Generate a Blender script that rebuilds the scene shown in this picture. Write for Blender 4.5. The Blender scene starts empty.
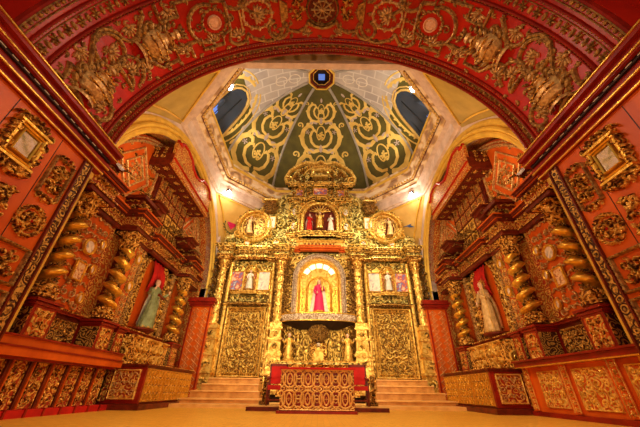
import bpy, math, random
from mathutils import Vector
PI = math.pi
sin, cos = math.sin, math.cos
R = math.radians
SC = bpy.context.scene
COL = SC.collection

# ------------------------------------------------------------------ camera
cam = bpy.data.objects.new('camera', bpy.data.cameras.new('camera'))
COL.objects.link(cam)
cam.data.sensor_width = 36.0
cam.data.lens = 36 * 291.4 / 640
cam.data.clip_start = 0.02
cam.location = (0, 0, .5)
from mathutils import Matrix
cam.rotation_euler = (Matrix.Rotation(R(90 + 31.35), 3, 'X') @ Matrix.Rotation(R(0.7), 3, 'Z')).to_euler()
SC.camera = cam

# ------------------------------------------------------------------ world, light, exposure
w = bpy.data.worlds.new('nave_light'); SC.world = w; w.use_nodes = True
w.node_tree.nodes['Background'].inputs[0].default_value = (1.0, .72, .46, 1)
w.node_tree.nodes['Background'].inputs[1].default_value = 0.3
SC.view_settings.view_transform = 'Standard'
SC.view_settings.look = 'None'
SC.view_settings.gamma = 1
SC.view_settings.use_curve_mapping = False
SC.view_settings.exposure = 0.0

def lamp(name, kind, loc, energy, color, size=.3, target=None, angle=90, blend=.6):
    l = bpy.data.lights.new(name, kind); l.energy = energy; l.color = color
    if kind == 'AREA': l.shape = 'DISK'; l.size = size
    else: l.shadow_soft_size = size
    if kind == 'SPOT': l.spot_size = R(angle); l.spot_blend = blend
    o = bpy.data.objects.new(name, l); o.location = loc; COL.objects.link(o)
    if target: o.rotation_euler = (Vector(target) - Vector(loc)).to_track_quat('-Z', 'Y').to_euler()
    return o
WARM = (1, .70, .38); WHITE = (1, .88, .68); COOL = (.52, .5, 1.0)
lamp('nave_fill_light', 'AREA', (0, -1.6, 3.2), 105, (1, .66, .36), 1.0, (0, 7, 3.2))  # unseen area fill added behind the camera; no chandelier hangs here
lamp('vault_fill_light', 'AREA', (0, -.6, .3), 50, (1, .70, .45), .6, (0, 3.2, 9))  # added fill behind the camera, aimed up at the vault
for s in (-1, 1):
    lamp('altar_fill', 'SPOT', (s * 4.6, 10.2, 10.4), 1250, (1, .90, .58), .12, (s * 1.0, 15.6, 4.5), 84)  # unseen light added for the high altarpiece
    lamp('altar_front_fill', 'SPOT', (s * 3.3, 5.4, 5.9), 420, (1, .90, .58), .15, (s * 1.2, 16, 5.2), 84)  # frontal fill added to even out the high altarpiece
    lamp('side_altar_fill', 'SPOT', (s * 3.2, 5.6, 8.2), 850, (1, .70, .38), .10, (-s * 6.4, 10.2, 3.6), 110)  # added to brighten the opposite side altarpiece; no fixture seen
    lamp('dome_uplight', 'SPOT', (s * 4.9, 12.9, 12.1), 330, WHITE, .15, (-s * 1.0, 11.0, 17), 150)
    lamp('cornice_glow', 'POINT', (s * 5.15, 13.55, 9.9), 45, WHITE, .12)
    lamp('dome_front_light', 'POINT', (s * 4.4, 9.1, 13.7), 110, (1, .92, .8), .15)
    lamp('crossing_fill', 'SPOT', (s * 3.2, 7.2, .6), 520, (1, .78, .46), .2, (s * 1.4, 15, 11), 120)  # unseen upward fill added for ledges and undersides
    lamp('arch_fill_glint', 'SPOT', (s * 4.6, 7.4, 8.8), 120, COOL, .5, (-s * 4.6, 3.3, 6.6), 38)  # cool spot added for a lavender sheen on the arch; no window there
    lamp('recess_light', 'POINT', (s * 5.2, 7.6, 6.9), 35, (1, .68, .36), .1)
lamp('floor_fill', 'SPOT', (0, 5.6, 8.2), 1500, (1, .74, .40), .4, (0, 9.8, 0), 100)  # unseen spot added to brighten the floor

# ------------------------------------------------------------------ materials
MATS = {}
class NT:
    def __init__(s, name):
        s.m = bpy.data.materials.new(name); s.m.use_nodes = True
        s.t = s.m.node_tree; s.n = s.t.nodes; s.b = s.n['Principled BSDF']; MATS[name] = s.m
    def new(s, t, **k):
        x = s.n.new(t)
        for a, v in k.items(): setattr(x, a, v)
        return x
    def link(s, a, b): s.t.links.new(a, b)
    def coord(s, scale=(1, 1, 1)):
        tc = s.new('ShaderNodeTexCoord'); mp = s.new('ShaderNodeMapping'); mp.inputs['Scale'].default_value = scale
        s.link(tc.outputs['Object'], mp.inputs[0]); return mp.outputs[0]
    def noise(s, v, scale, detail=3, rough=.55):
        x = s.new('ShaderNodeTexNoise'); x.inputs['Scale'].default_value = scale; x.inputs['Detail'].default_value = detail
        x.inputs['Roughness'].default_value = rough; s.link(v, x.inputs['Vector']); return x
    def ramp(s, fac, stops):
        x = s.new('ShaderNodeValToRGB'); e = x.color_ramp.elements
        while len(e) < len(stops): e.new(.5)
        for i, (p, c) in enumerate(stops): e[i].position = p; e[i].color = (*c, 1)
        s.link(fac, x.inputs[0]); return x.outputs[0]
    def math(s, op, a, b=None):
        x = s.new('ShaderNodeMath', operation=op)
        for i, q in enumerate((a, b)):
            if q is None: continue
            if isinstance(q, (int, float)): x.inputs[i].default_value = q
            else: s.link(q, x.inputs[i])
        return x.outputs[0]
    def bump(s, h, strength, dist=.05):
        x = s.new('ShaderNodeBump'); x.inputs['Strength'].default_value = strength; x.inputs['Distance'].default_value = dist
        s.link(h, x.inputs['Height']); s.link(x.outputs[0], s.b.inputs['Normal'])
def setb(b, rough=.5, metal=0, spec=.28):
    b.inputs['Roughness'].default_value = rough; b.inputs['Metallic'].default_value = metal
    b.inputs['Specular IOR Level'].default_value = spec

def plain(name, c1, c2=None, scale=6, rough=.5, metal=0, bump=0., dist=.03, detail=3, stretch=(1, 1, 1)):
    k = NT(name); setb(k.b, rough, metal)
    c2 = c2 or tuple(x * .75 for x in c1)
    v = k.coord(stretch); n = k.noise(v, scale, detail)
    col = k.ramp(n.outputs[0], [(.32, c2), (.68, c1)])
    k.link(col, k.b.inputs['Base Color'])
    if bump: k.bump(n.outputs[0], bump, dist)
    return k.m
def carved(name, hi, mid, low, scale=7, rough=.38, metal=.55, bump=.9, dist=.08):
    """gilded carving: cellular relief, uneven gilding with recess shade put into the low colour"""
    k = NT(name); setb(k.b, rough, metal)
    v = k.coord(); n = k.noise(v, scale * .8, 2)
    mx = k.new('ShaderNodeMix', data_type='VECTOR'); mx.inputs[0].default_value = .18
    k.link(v, mx.inputs[4]); k.link(n.outputs['Color'], mx.inputs[5])
    vo = k.new('ShaderNodeTexVoronoi', feature='F1'); vo.inputs['Scale'].default_value = scale
    k.link(mx.outputs[1], vo.inputs['Vector'])
    sn = k.math('SINE', k.math('MULTIPLY', vo.outputs['Distance'], 13.0))
    n2 = k.noise(v, scale * 2.6, 2)
    h = k.math('ADD', k.math('MULTIPLY', sn, .35), k.math('MULTIPLY', n2.outputs[0], .9))
    col = k.ramp(h, [(.12, low), (.36, mid), (.62, hi)])
    k.link(col, k.b.inputs['Base Color']); k.bump(h, bump, dist)
    return k.m
def filigree(name, ground, gold, scale=6, rough=.45, metal=.4, k1=20, bump=.6, width=.0, gold2=None):
    """gold tracery on a coloured ground"""
    k = NT(name); setb(k.b, rough, 0)
    v = k.coord(); n = k.noise(v, scale * .6, 1)
    mx = k.new('ShaderNodeMix', data_type='VECTOR'); mx.inputs[0].default_value = .12
    k.link(v, mx.inputs[4]); k.link(n.outputs['Color'], mx.inputs[5])
    vo = k.new('ShaderNodeTexVoronoi', feature='F1'); vo.inputs['Scale'].default_value = scale
    k.link(mx.outputs[1], vo.inputs['Vector'])
    sn = k.math('SINE', k.math('MULTIPLY', vo.outputs['Distance'], k1))
    f = k.math('MULTIPLY', k.math('SUBTRACT', sn, width - .15), 3.3)
    f2 = k.new('ShaderNodeClamp'); k.link(f, f2.inputs[0]); fac = f2.outputs[0]
    c = k.new('ShaderNodeMix', data_type='RGBA'); k.link(fac, c.inputs[0])
    c.inputs[6].default_value = (*ground, 1)
    n3 = k.noise(v, scale * 3, 2)
    gcol = k.ramp(n3.outputs[0], [(.35, gold2 or tuple(x * .5 for x in gold)), (.6, gold)])
    k.link(gcol, c.inputs[7])
    k.link(c.outputs[2], k.b.inputs['Base Color'])
    k.link(k.math('MULTIPLY', fac, metal), k.b.inputs['Metallic'])
    k.bump(fac, bump, .05)
    return k.m

GOLD = carved('gilded_carving', (.95, .66, .17), (.62, .38, .075), (.13, .06, .014), 4.2, .4, .5, .6)  # low colour is painted shade between the relief
GOLDP = plain('burnished_gold', (1.0, .62, .10), (.72, .38, .04), 9, .28, .75, .35)
GOLDY = carved('bright_yellow_gold', (.95, .66, .17), (.86, .52, .10), (.62, .34, .06), 4, .30, .55, .18, .04)
GOLDG = carved('greenish_gilding', (.86, .70, .24), (.56, .43, .11), (.10, .07, .02), 4.2, .42, .45, .6)
GOLDR = carved('reddish_gilding', (.98, .56, .12), (.66, .28, .04), (.12, .03, .008), 7)
GOLDD = carved('dark_gilding', (.62, .34, .08), (.22, .09, .02), (.03, .01, .004), 11)  # recess shade is put into the low colour
RELIEF = plain('vault_relief_gilding', (.62, .36, .10), (.13, .05, .018), 13, .40, .4, .5)
RELIEFP = plain('pale_relief_gilding', (.88, .58, .22), (.34, .15, .05), 12, .40, .4, .4)
FIL_RED = filigree('gold_tracery_on_red', (.36, .035, .012), (.95, .55, .12), 6.5, metal=.35)
FIL_ORG = filigree('gold_tracery_on_orange', (.55, .09, .012), (.95, .60, .14), 5.5, metal=.35)
FIL_DRK = filigree('gold_tracery_on_dark_wood', (.06, .015, .008), (.80, .45, .10), 7.5, metal=.35)
FIL_GLD = filigree('carved_gold_tracery', (.34, .15, .025), (1, .66, .15), 4.5, metal=.5, bump=1)
CRIM = plain('crimson_vault_paint', (.58, .020, .006), (.36, .010, .004), 1.6, .36, 0, .10, .03)
CRIMD = plain('deep_red_lacquer', (.34, .018, .007), (.20, .010, .005), 3, .34, 0, .1)
ORW = plain('orange_red_wood', (.74, .135, .010), (.52, .07, .006), 2.2, .36, 0, .08, .02, 3, (1, 1, .3))
ORD = plain('dark_red_wood', (.20, .025, .008), (.09, .010, .005), 5, .36, 0, .2)
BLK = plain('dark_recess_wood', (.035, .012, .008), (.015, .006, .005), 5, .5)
PINK = plain('pink_white_plaster', (.82, .66, .58), (.62, .47, .40), 3.4, .7, 0, .1, .02, 6)
MARB = carved('painted_marbling', (.86, .70, .50), (.72, .48, .22), (.42, .26, .16), 1.3, .6, 0, .05)
YEL = plain('yellow_painted_moulding', (.86, .56, .08), (.66, .38, .05), 2.5, .5)
YELP = plain('ochre_painted_plaster', (.84, .58, .18), (.66, .40, .10), 1.2, .65, 0, 0, .02, 5)
OLIV = plain('ochre_olive_plaster', (.58, .40, .09), (.40, .27, .05), 1.2, .6, 0, 0, .02, 5)
GREEN = plain('olive_green_paint', (.125, .105, .018), (.075, .062, .013), 1.5, .7)
DYEL = plain('painted_yellow_scrolls', (.86, .62, .17), (.62, .38, .07), 1.3, .65)
DLIL = plain('painted_lilac_scrolls', (.56, .44, .38), (.40, .30, .27), 2, .65)
RIB = plain('grey_rib_paint', (.42, .38, .32), (.33, .29, .25), 3, .65)
STONE = plain('grey_black_glass_frame', (.16, .12, .09), (.08, .06, .05), 5, .5)
REDC = plain('red_velvet', (.62, .014, .008), (.40, .008, .006), 3, .75)
WHT = plain('white_gesso', (.86, .80, .70), (.66, .56, .44), 7, .5, 0, .2)
MAG = plain('magenta_satin', (.72, .02, .13), (.50, .01, .08), 3, .45, 0, .15)
SKIN = plain('painted_skin', (.80, .50, .34), (.72, .42, .28), 4, .5)
SILV = carved('embossed_silver', (.92, .76, .60), (.80, .58, .40), (.45, .26, .16), 8, .4, .25)
BLU = plain('blue_paint', (.10, .18, .42), (.05, .09, .24), 4, .6)
HAIR = plain('dark_hair_paint', (.05, .022, .012), None, 4, .5)
STEP = plain('polished_stone_step', (.92, .56, .20), (.74, .38, .10), 3, .3)
RISER = plain('shaded_stone_riser', (.72, .36, .10), (.48, .20, .05), 4, .4)  # step stone darkened: riser shade put into the colour
BLACKM = plain('black_lamp_housing', (.02, .02, .02), None, 4, .5)
DOORG = carved('door_ground_gilding', (.74, .46, .10), (.46, .25, .045), (.16, .07, .015), 7, .4, .45, .8)
def tiles():
    k = NT('amber_floor_tiles'); setb(k.b, .33)
    v = k.coord(); br = k.new('ShaderNodeTexBrick'); br.offset = .5
    br.inputs['Scale'].default_value = 2.2; br.inputs['Mortar Size'].default_value = .012
    br.inputs['Brick Width'].default_value = .5; br.inputs['Row Height'].default_value = .25
    br.inputs['Color1'].default_value = (.88, .47, .06, 1); br.inputs['Color2'].default_value = (.78, .38, .04, 1)
    br.inputs['Mortar'].default_value = (.52, .25, .05, 1)
    k.link(v, br.inputs['Vector']); n = k.noise(v, 9, 4)
    c = k.new('ShaderNodeMix', data_type='RGBA', blend_type='MULTIPLY'); c.inputs[0].default_value = .5
    k.link(br.outputs[0], c.inputs[6]); k.link(k.ramp(n.outputs[0], [(.3, (.6, .6, .6)), (.6, (1, 1, 1))]), c.inputs[7])
    k.link(c.outputs[2], k.b.inputs['Base Color']); return k.m
FLOOR = tiles()
def emis(name, c, st):
    k = NT(name); k.b.inputs['Base Color'].default_value = (*c, 1)
    k.b.inputs['Emission Color'].default_value = (*c, 1); k.b.inputs['Emission Strength'].default_value = st; return k.m
LAMP = emis('lit_lamp_glass', (.85, .93, 1), 60)
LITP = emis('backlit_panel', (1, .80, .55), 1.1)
SKYG = emis('evening_sky_glass', (.10, .22, .75), .55)
def glass():
    k = NT('dark_window_glass'); setb(k.b, .12); k.b.inputs['Base Color'].default_value = (.045, .06, .09, 1); return k.m
WGL = glass()
def mirror():
    k = NT('mirror_glass'); setb(k.b, .12, 1); k.b.inputs['Base Color'].default_value = (.85, .85, .88, 1)
    n = k.noise(k.coord(), 3, 2); k.bump(n.outputs[0], .3, .05); return k.m
MIR = mirror()
def ashlar():
    k = NT('pale_plaster_with_painted_joints'); setb(k.b, .7)
    tc = k.new('ShaderNodeTexCoord'); br = k.new('ShaderNodeTexBrick')
    br.inputs['Scale'].default_value = 1.0; br.inputs['Mortar Size'].default_value = .035
    br.inputs['Brick Width'].default_value = .8; br.inputs['Row Height'].default_value = .5
    br.inputs['Color1'].default_value = (.50, .43, .38, 1); br.inputs['Color2'].default_value = (.42, .36, .33, 1)
    br.inputs['Mortar'].default_value = (.68, .62, .56, 1)
    k.link(tc.outputs['Object'], br.inputs['Vector'])
    n = k.noise(tc.outputs['Object'], .9, 5)
    c = k.new('ShaderNodeMix', data_type='RGBA'); k.link(k.ramp(n.outputs[0], [(.4, (0, 0, 0)), (.65, (.7, .7, .7))]), c.inputs[0])
    k.link(br.outputs[0], c.inputs[6]); c.inputs[7].default_value = (.60, .53, .46, 1)
    k.link(c.outputs[2], k.b.inputs['Base Color']); return k.m
ASH = ashlar()
def picture(name, cols, scale=5):
    k = NT(name); setb(k.b, .45); n = k.noise(k.coord(), scale, 2)
    st = [(.30 + .40 * i / (len(cols) - 1), c) for i, c in enumerate(cols)]
    k.link(k.ramp(n.outputs[0], st), k.b.inputs['Base Color']); return k.m
PIC1 = picture('oil_painting', [(.12, .05, .03), (.85, .58, .40), (.55, .10, .05), (.12, .16, .40), (.9, .75, .6)], 3.2)
PIC2 = picture('pale_oil_painting', [(.20, .22, .45), (.80, .66, .55), (.92, .80, .68), (.35, .30, .35)], 3.2)
PIC3 = picture('small_oil_painting', [(.70, .30, .12), (.92, .72, .45), (.80, .35, .15), (.25, .12, .08)], 14)

# ------------------------------------------------------------------ mesh builder
ident = lambda u, v, h: (u, v, h)
class B:
    """collects geometry in local (u, v, h) and maps it to the place"""
    def __init__(s, M=None): s.V = []; s.F = []; s.M = M or ident
    def vs(s, pts):
        i = len(s.V); M = s.M
        s.V.extend(M(*p) for p in pts); return i
    def box(s, u0, u1, v0, v1, h0, h1, nu=1, nv=1):
        if nu == 1 and nv == 1:
            i = s.vs([(u0, v0, h0), (u1, v0, h0), (u1, v1, h0), (u0, v1, h0), (u0, v0, h1), (u1, v0, h1), (u1, v1, h1), (u0, v1, h1)])
            s.F += [tuple(i + q for q in f) for f in ((0, 3, 2, 1), (4, 5, 6, 7), (0, 1, 5, 4), (1, 2, 6, 5), (2, 3, 7, 6), (3, 0, 4, 7))]
        else:
            for a in range(nu):
                for b in range(nv):
                    s.box(u0 + (u1 - u0) * a / nu, u0 + (u1 - u0) * (a + 1) / nu, v0 + (v1 - v0) * b / nv, v0 + (v1 - v0) * (b + 1) / nv, h0, h1)
        return s
    def sweep(s, path, w, ht, h0=0., closed=False):
        """half-round strip lying on the surface"""
        n = len(path)
        if n < 2: return s
        rows = []
        for k in range(n):
            a = path[k - 1] if (k or closed) else path[0]
            b = path[(k + 1) % n] if (k < n - 1 or closed) else path[-1]
            dx, dy = b[0] - a[0], b[1] - a[1]; L = math.hypot(dx, dy) or 1
            nx, ny = -dy / L, dx / L; x, y = path[k][:2]
            ww = w * (path[k][2] if len(path[k]) > 2 else 1)
            rows.append(s.vs([(x + nx * ww, y + ny * ww, h0), (x + nx * ww * .6, y + ny * ww * .6, h0 + ht * .85), (x, y, h0 + ht), (x - nx * ww * .6, y - ny * ww * .6, h0 + ht * .85), (x - nx * ww, y - ny * ww, h0)]))
        for k in range(n if closed else n - 1):
            a, b = rows[k], rows[(k + 1) % n]
            for q in range(4): s.F.append((a + q, a + q + 1, b + q + 1, b + q))
        return s
    def blob(s, u, v, ru, rv, ht, ang=0, h0=0., n=8):
        """low mound: petal, bead, boss"""
        ca, sa = cos(ang), sin(ang)
        def ring(f, h): return [(u + ca * ru * f * cos(t) - sa * rv * f * sin(t), v + sa * ru * f * cos(t) + ca * rv * f * sin(t), h) for t in (2 * PI * k / n for k in range(n))]
        a = s.vs(ring(1, h0) + ring(.72, h0 + ht * .75) + [(u, v, h0 + ht)])
        for k in range(n):
            j = (k + 1) % n
            s.F += [(a + k, a + j, a + n + j, a + n + k), (a + n + k, a + n + j, a + 2 * n)]
        return s
    def beads(s, path, r, ht, gap, h0=0.):
        acc = 0.; 
        for k in range(len(path) - 1):
            x0, y0 = path[k][:2]; x1, y1 = path[k + 1][:2]; L = math.hypot(x1 - x0, y1 - y0)
            while acc < L:
                f = acc / L if L else 0; s.blob(x0 + (x1 - x0) * f, y0 + (y1 - y0) * f, r, r, ht, math.atan2(y1 - y0, x1 - x0), h0, 6); acc += gap
            acc -= L
        return s
    def shell(s, u, v, r, ang, ht=.05, n=7, spread=150):
        for k in range(n):
            a = ang + R(spread) * (k / (n - 1) - .5); rr = r * (1 - .18 * abs(k - (n - 1) / 2) / ((n - 1) / 2))
            s.blob(u + cos(a) * rr * .58, v + sin(a) * rr * .58, rr * .44, r * .12, ht, a, 0, 6)
        s.blob(u, v, r * .2, r * .2, ht * 1.4, 0, 0, 6)
        s.sweep(spiral(u - cos(ang) * r * .12, v - sin(ang) * r * .12, r * .3, 1, ang + 2.2, 1), r * .06, ht)
        return s
    def rosette(s, u, v, r, n=8, ht=.05):
        for k in range(n):
            a = 2 * PI * k / n; s.blob(u + cos(a) * r * .6, v + sin(a) * r * .6, r * .4, r * .2, ht, a, 0, 6)
        return s.blob(u, v, r * .26, r * .26, ht * 1.6, 0, 0, 8)
    def poly(s, pts, h0, h1):
        n = len(pts); a = s.vs([(x, y, h0) for x, y in pts] + [(x, y, h1) for x, y in pts])
        s.F.append(tuple(a + n + k for k in range(n)))
        s.F.append(tuple(a + n - 1 - k for k in range(n)))
        for k in range(n): j = (k + 1) % n; s.F.append((a + k, a + j, a + n + j, a + n + k))
        return s
    def grid(s, f, nu, nv, closed=False):
        a = len(s.V)
        for j in range(nv + 1):
            for i in range(nu + (0 if closed else 1)): s.V.append(s.M(*f(i / nu, j / nv)))
        row = nu if closed else nu + 1
        for j in range(nv):
            for i in range(nu):
                i2 = (i + 1) % row if closed else i + 1
                s.F.append((a + j * row + i, a + j * row + i2, a + (j + 1) * row + i2, a + (j + 1) * row + i))
        return s
    def lathe(s, cx, cy, prof, n=12, ax=None, sx=1, sy=1, a0=0, a1=2 * PI):
        """prof: (r, z); in (u, v, h) the axis runs along h unless ax = 'v' """
        full = a1 - a0 > 6.28
        def f(i, j):
            k = j * (len(prof) - 1); q = min(int(k + 1e-6), len(prof) - 1)
            r, z = prof[q]; t = a0 + (a1 - a0) * i
            x, y = r * cos(t) * sx, r * sin(t) * sy
            return (cx + x, z, cy + y) if ax == 'v' else (cx + x, cy + y, z)
        s.grid(f, n, len(prof) - 1, full)
        for q in (0, len(prof) - 1):
            if full and prof[q][0] > 1e-3:
                st = len(s.V) - n * len(prof) + q * n
                s.F.append(tuple(st + k for k in range(n)) if q else tuple(st + n - 1 - k for k in range(n)))
        return s
    def tube(s, pts, r, n=6):
        """round tube through 3-D points given in (u, v, h)"""
        P = [Vector(p[:3]) for p in pts]; rows = []
        up = Vector((0.13, .31, .94))
        for k, p in enumerate(P):
            d = (P[min(k + 1, len(P) - 1)] - P[max(k - 1, 0)]).normalized()
            a = d.cross(up); a = a.normalized() if a.length > 1e-4 else Vector((1, 0, 0)); b = d.cross(a)
            rr = r * (pts[k][3] if len(pts[k]) > 3 else 1)
            rows.append(s.vs([tuple(p + a * rr * cos(2 * PI * q / n) + b * rr * sin(2 * PI * q / n)) for q in range(n)]))
        for k in range(len(P) - 1):
            for q in range(n): j = (q + 1) % n; s.F.append((rows[k] + q, rows[k] + j, rows[k + 1] + j, rows[k + 1] + q))
        s.F.append(tuple(rows[0] + n - 1 - q for q in range(n))); s.F.append(tuple(rows[-1] + q for q in range(n)))
        return s
    def ball(s, c, r, n=10, m=7, sx=1, sy=1, sz=1):
        def f(i, j):
            t = 2 * PI * i; p = PI * (j - .5)
            return (c[0] + r * sx * cos(p) * cos(t), c[1] + r * sy * cos(p) * sin(t), c[2] + r * sz * sin(p))
        return s.grid(f, n, m, True)
    def build(s, name, mat, parent=None, smooth=False, origin=None):
        if origin is None and parent is None:
            n = len(s.V); xs = [v[0] for v in s.V]; ys = [v[1] for v in s.V]; zs = [v[2] for v in s.V]
            origin = ((min(xs) + max(xs)) / 2, (min(ys) + max(ys)) / 2, min(zs))
        po = WL.get(parent.name if parent else None, (0, 0, 0))
        if origin is None: origin = po
        me = bpy.data.meshes.new(name)
        me.from_pydata([(v[0] - origin[0], v[1] - origin[1], v[2] - origin[2]) for v in s.V], [], s.F)
        me.materials.append(mat)
        if smooth: me.polygons.foreach_set('use_smooth', [True] * len(me.polygons))
        me.update()
        o = bpy.data.objects.new(name, me); COL.objects.link(o)
        if parent: o.parent = parent
        o.location = tuple(a - b for a, b in zip(origin, po))
        WL[o.name] = tuple(origin)
        return o
WL = {}
def spiral(u, v, r, turns, a0, d=1, n=None, grow=.12):
    n = n or max(6, int(turns * 11))
    return [(u + r * (grow + (1 - grow) * (k / n)) * cos(a0 + d * 2 * PI * turns * (1 - k / n)), v + r * (grow + (1 - grow) * (k / n)) * sin(a0 + d * 2 * PI * turns * (1 - k / n)), .6 + .5 * k / n) for k in range(n + 1)]
def arc(u, v, ru, rv, a0, a1, n=14): return [(u + ru * cos(R(a0 + (a1 - a0) * k / n)), v + rv * sin(R(a0 + (a1 - a0) * k / n))) for k in range(n + 1)]
def rect(u0, u1, v0, v1): return [(u0, v0), (u1, v0), (u1, v1), (u0, v1)]
def thing(name, label, cat, loc, group=None):
    o = bpy.data.objects.new(name, None); COL.objects.link(o); o.location = loc; o.empty_display_size = .2
    WL[o.name] = tuple(loc); return tag(o, label, cat, group)
def tag(o, label, cat, group=None, kind=None):
    o['label'] = label; o['category'] = cat
    if group: o['group'] = group
    if kind: o['kind'] = kind
    return o
def struct(o, label=None):
    o['kind'] = 'structure'
    if label: o['label'] = label
    return o
def arabesque(b, u0, u1, v0, v1, cell, w, ht, seed=0, mirror=True):
    """scrollwork filling a panel, mirrored about its middle line"""
    rg = random.Random(seed); W, H = u1 - u0, v1 - v0; mid = (u0 + u1) / 2
    nu = max(1, round((W / 2 if mirror else W) / cell)); nv = max(1, round(H / cell)); cu = (W / 2 if mirror else W) / nu; cv = H / nv
    for i in range(nu):
        for j in range(nv):
            cx = (mid if mirror else u0) + cu * (i + .5); cy = v0 + cv * (j + .5); q = rg.randrange(4); a0 = rg.random() * 6.28; d = rg.choice((-1, 1)); r = min(cu, cv) * .46
            for sg in ((1, -1) if mirror else (1,)):
                X = lambda p: [(2 * mid - x[0] if sg < 0 else x[0],) + tuple(x[1:]) for x in p]
                if q < 2:
                    b.sweep(X(spiral(cx, cy, r, 1.3, a0, d)), w, ht)
                    x, y = X([(cx + r * cos(a0), cy + r * sin(a0))])[0]; b.blob(x, y, w * 1.9, w * 1.9, ht * 1.2, 0, 0, 6)
                elif q == 2:
                    x = X([(cx, cy)])[0]; b.rosette(x[0], x[1], r * .95, 6, ht * 1.2)
                else:
                    p = [(cx - cu * .45 * cos(t), cy + cv * .45 * sin(t * 1.0) * cos(t * .5)) for t in (PI * k / 8 for k in range(9))]
                    b.sweep(X(p), w, ht)
                    for k in (2, 4, 6):
                        x, y = X([p[k]])[0]; b.blob(x, y, r * .42, w * 1.3, ht, a0 + k, 0, 6)
    return b

# maps of the surfaces
def back(u, v, h, k=.968): return (u * k, 15.3 - h * k, (v - .5) * k + .5)
def side(sg): return lambda u, v, h: (sg * (6.6 - h), u, v)
def pier(sg): return lambda u, v, h: (sg * (4.8 - h), u, v)
VA, VB, VZ = 4.8, 4.2, 4.9
def vault(u, v, h):             # u = degrees x .0775 along the arch, v = depth, h inward
    t = R(u / .0775); return ((VA - h) * cos(t), v, VZ + (VB - h) * sin(t))
D2 = .0775
OV = [(3.3, 5.1), (5.9, 2.4), (5.9, -2.4), (3.3, -5.1), (-3.3, -5.1), (-5.9, -2.4), (-5.9, 2.4), (-3.3, 5.1)]
def dome(k):
    """segment k between vertices k and k+1: u in -1..1 across, v = elevation in degrees"""
    def f(u, v, h):
        a, b = OV[k], OV[(k + 1) % 8]; e = R(v); r = cos(e) * (1 - h / 6)
        x = (a[0] * (1 - u) + b[0] * (1 + u)) / 2 * r; y = (a[1] * (1 - u) + b[1] * (1 + u)) / 2 * r
        return (x, 11.0 + y, 11.5 + (5.6 - h) * sin(e))
    return f
VTOP = 81.5

# ================================================================== SETTING
YB = 16.2
struct(B().box(-8, 8, -3, YB + .2, -.2, 0).build('floor', FLOOR, origin=(0, 0, 0)))
struct(B().box(-5.9, 5.9, YB, YB + .3, 0, 11.5).build('wall_back', PINK))

def side_wall(sg):
    nm = 'wall_left' if sg < 0 else 'wall_right'
    b = B(lambda u, v, h: (sg * (5.9 - h), u, v))
    CU, CR, CZ = 10.5, 4.6, 5.0
    pts = [(CU - CR * cos(PI * k / 28), CZ + CR * sin(PI * k / 28)) for k in range(29)]
    b.box(4.7, CU - CR, 0, 4.9, -.3, 0).box(4.95, CU - CR, 4.9, 11, -.3, 0); b.box(CU + CR, YB, 0, 11, -.3, 0)
    for (a, c), (d, e) in zip(pts, pts[1:]):
        i = b.vs([(a, c, 0), (d, e, 0), (d, 11, 0), (a, 11, 0), (a, c, -.3), (d, e, -.3)]); b.F += [(i, i + 1, i + 2, i + 3), (i, i + 1, i + 5, i + 4)]
    root = struct(b.build(nm, PINK))
    # yellow archivolt: three stepped rings
    m = B(b.M)
    for r0, w_, h in ((CR + .02, .12, .10), (CR + .20, .10, .16), (CR + .40, .14, .10)):
        m.sweep([(CU - r0 * cos(PI * k / 40), CZ + r0 * sin(PI * k / 40)) for k in range(41)], w_, h)
    for u in (CU - CR - .1, CU + CR + .1): m.box(u - .06, u + .06, 0, CZ, 0, .08)
    m.build('arch_moulding', YEL, root)
    # recess behind the arch
    r = B(b.M)
    for (a, c), (d, e) in zip([(CU - CR, 0)] + pts, pts + [(CU + CR, 0)]):
        i = r.vs([(a, c, -.02), (d, e, -.02), (d, e, -1.7), (a, c, -1.7)]); r.F.append((i, i + 1, i + 2, i + 3))
    r.box(CU - CR, CU + CR, 0, CZ + CR, -1.8, -1.7)
    r.build('arch_recess', FIL_ORG, root)
    # corner pilaster by the high altar
    p = B(b.M).box(15.25, 15.5, 0, 10.4, 0, .10).box(15.9, 16.15, 0, 10.4, 0, .10); p.build('corner_pilaster', PINK, root)
side_wall(-1); side_wall(1)

# front wall of the crossing over the red arch (seen only from beneath)
b = B()
n = 32
for k in range(n):
    q = [(VA * cos(PI * t / n), VZ + VB * sin(PI * t / n)) for t in (k, k + 1)]
    i = b.vs([(q[0][0], 4.94, q[0][1]), (q[1][0], 4.94, q[1][1]), (q[1][0], 4.94, 11.5), (q[0][0], 4.94, 11.5)]); b.F.append((i, i + 1, i + 2, i + 3))
b.box(-6.2, -4.8, 4.88, 4.94, 4.9, 11.5).box(4.8, 6.2, 4.88, 4.94, 4.9, 11.5)
struct(b.build('wall_front', YELP))

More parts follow.
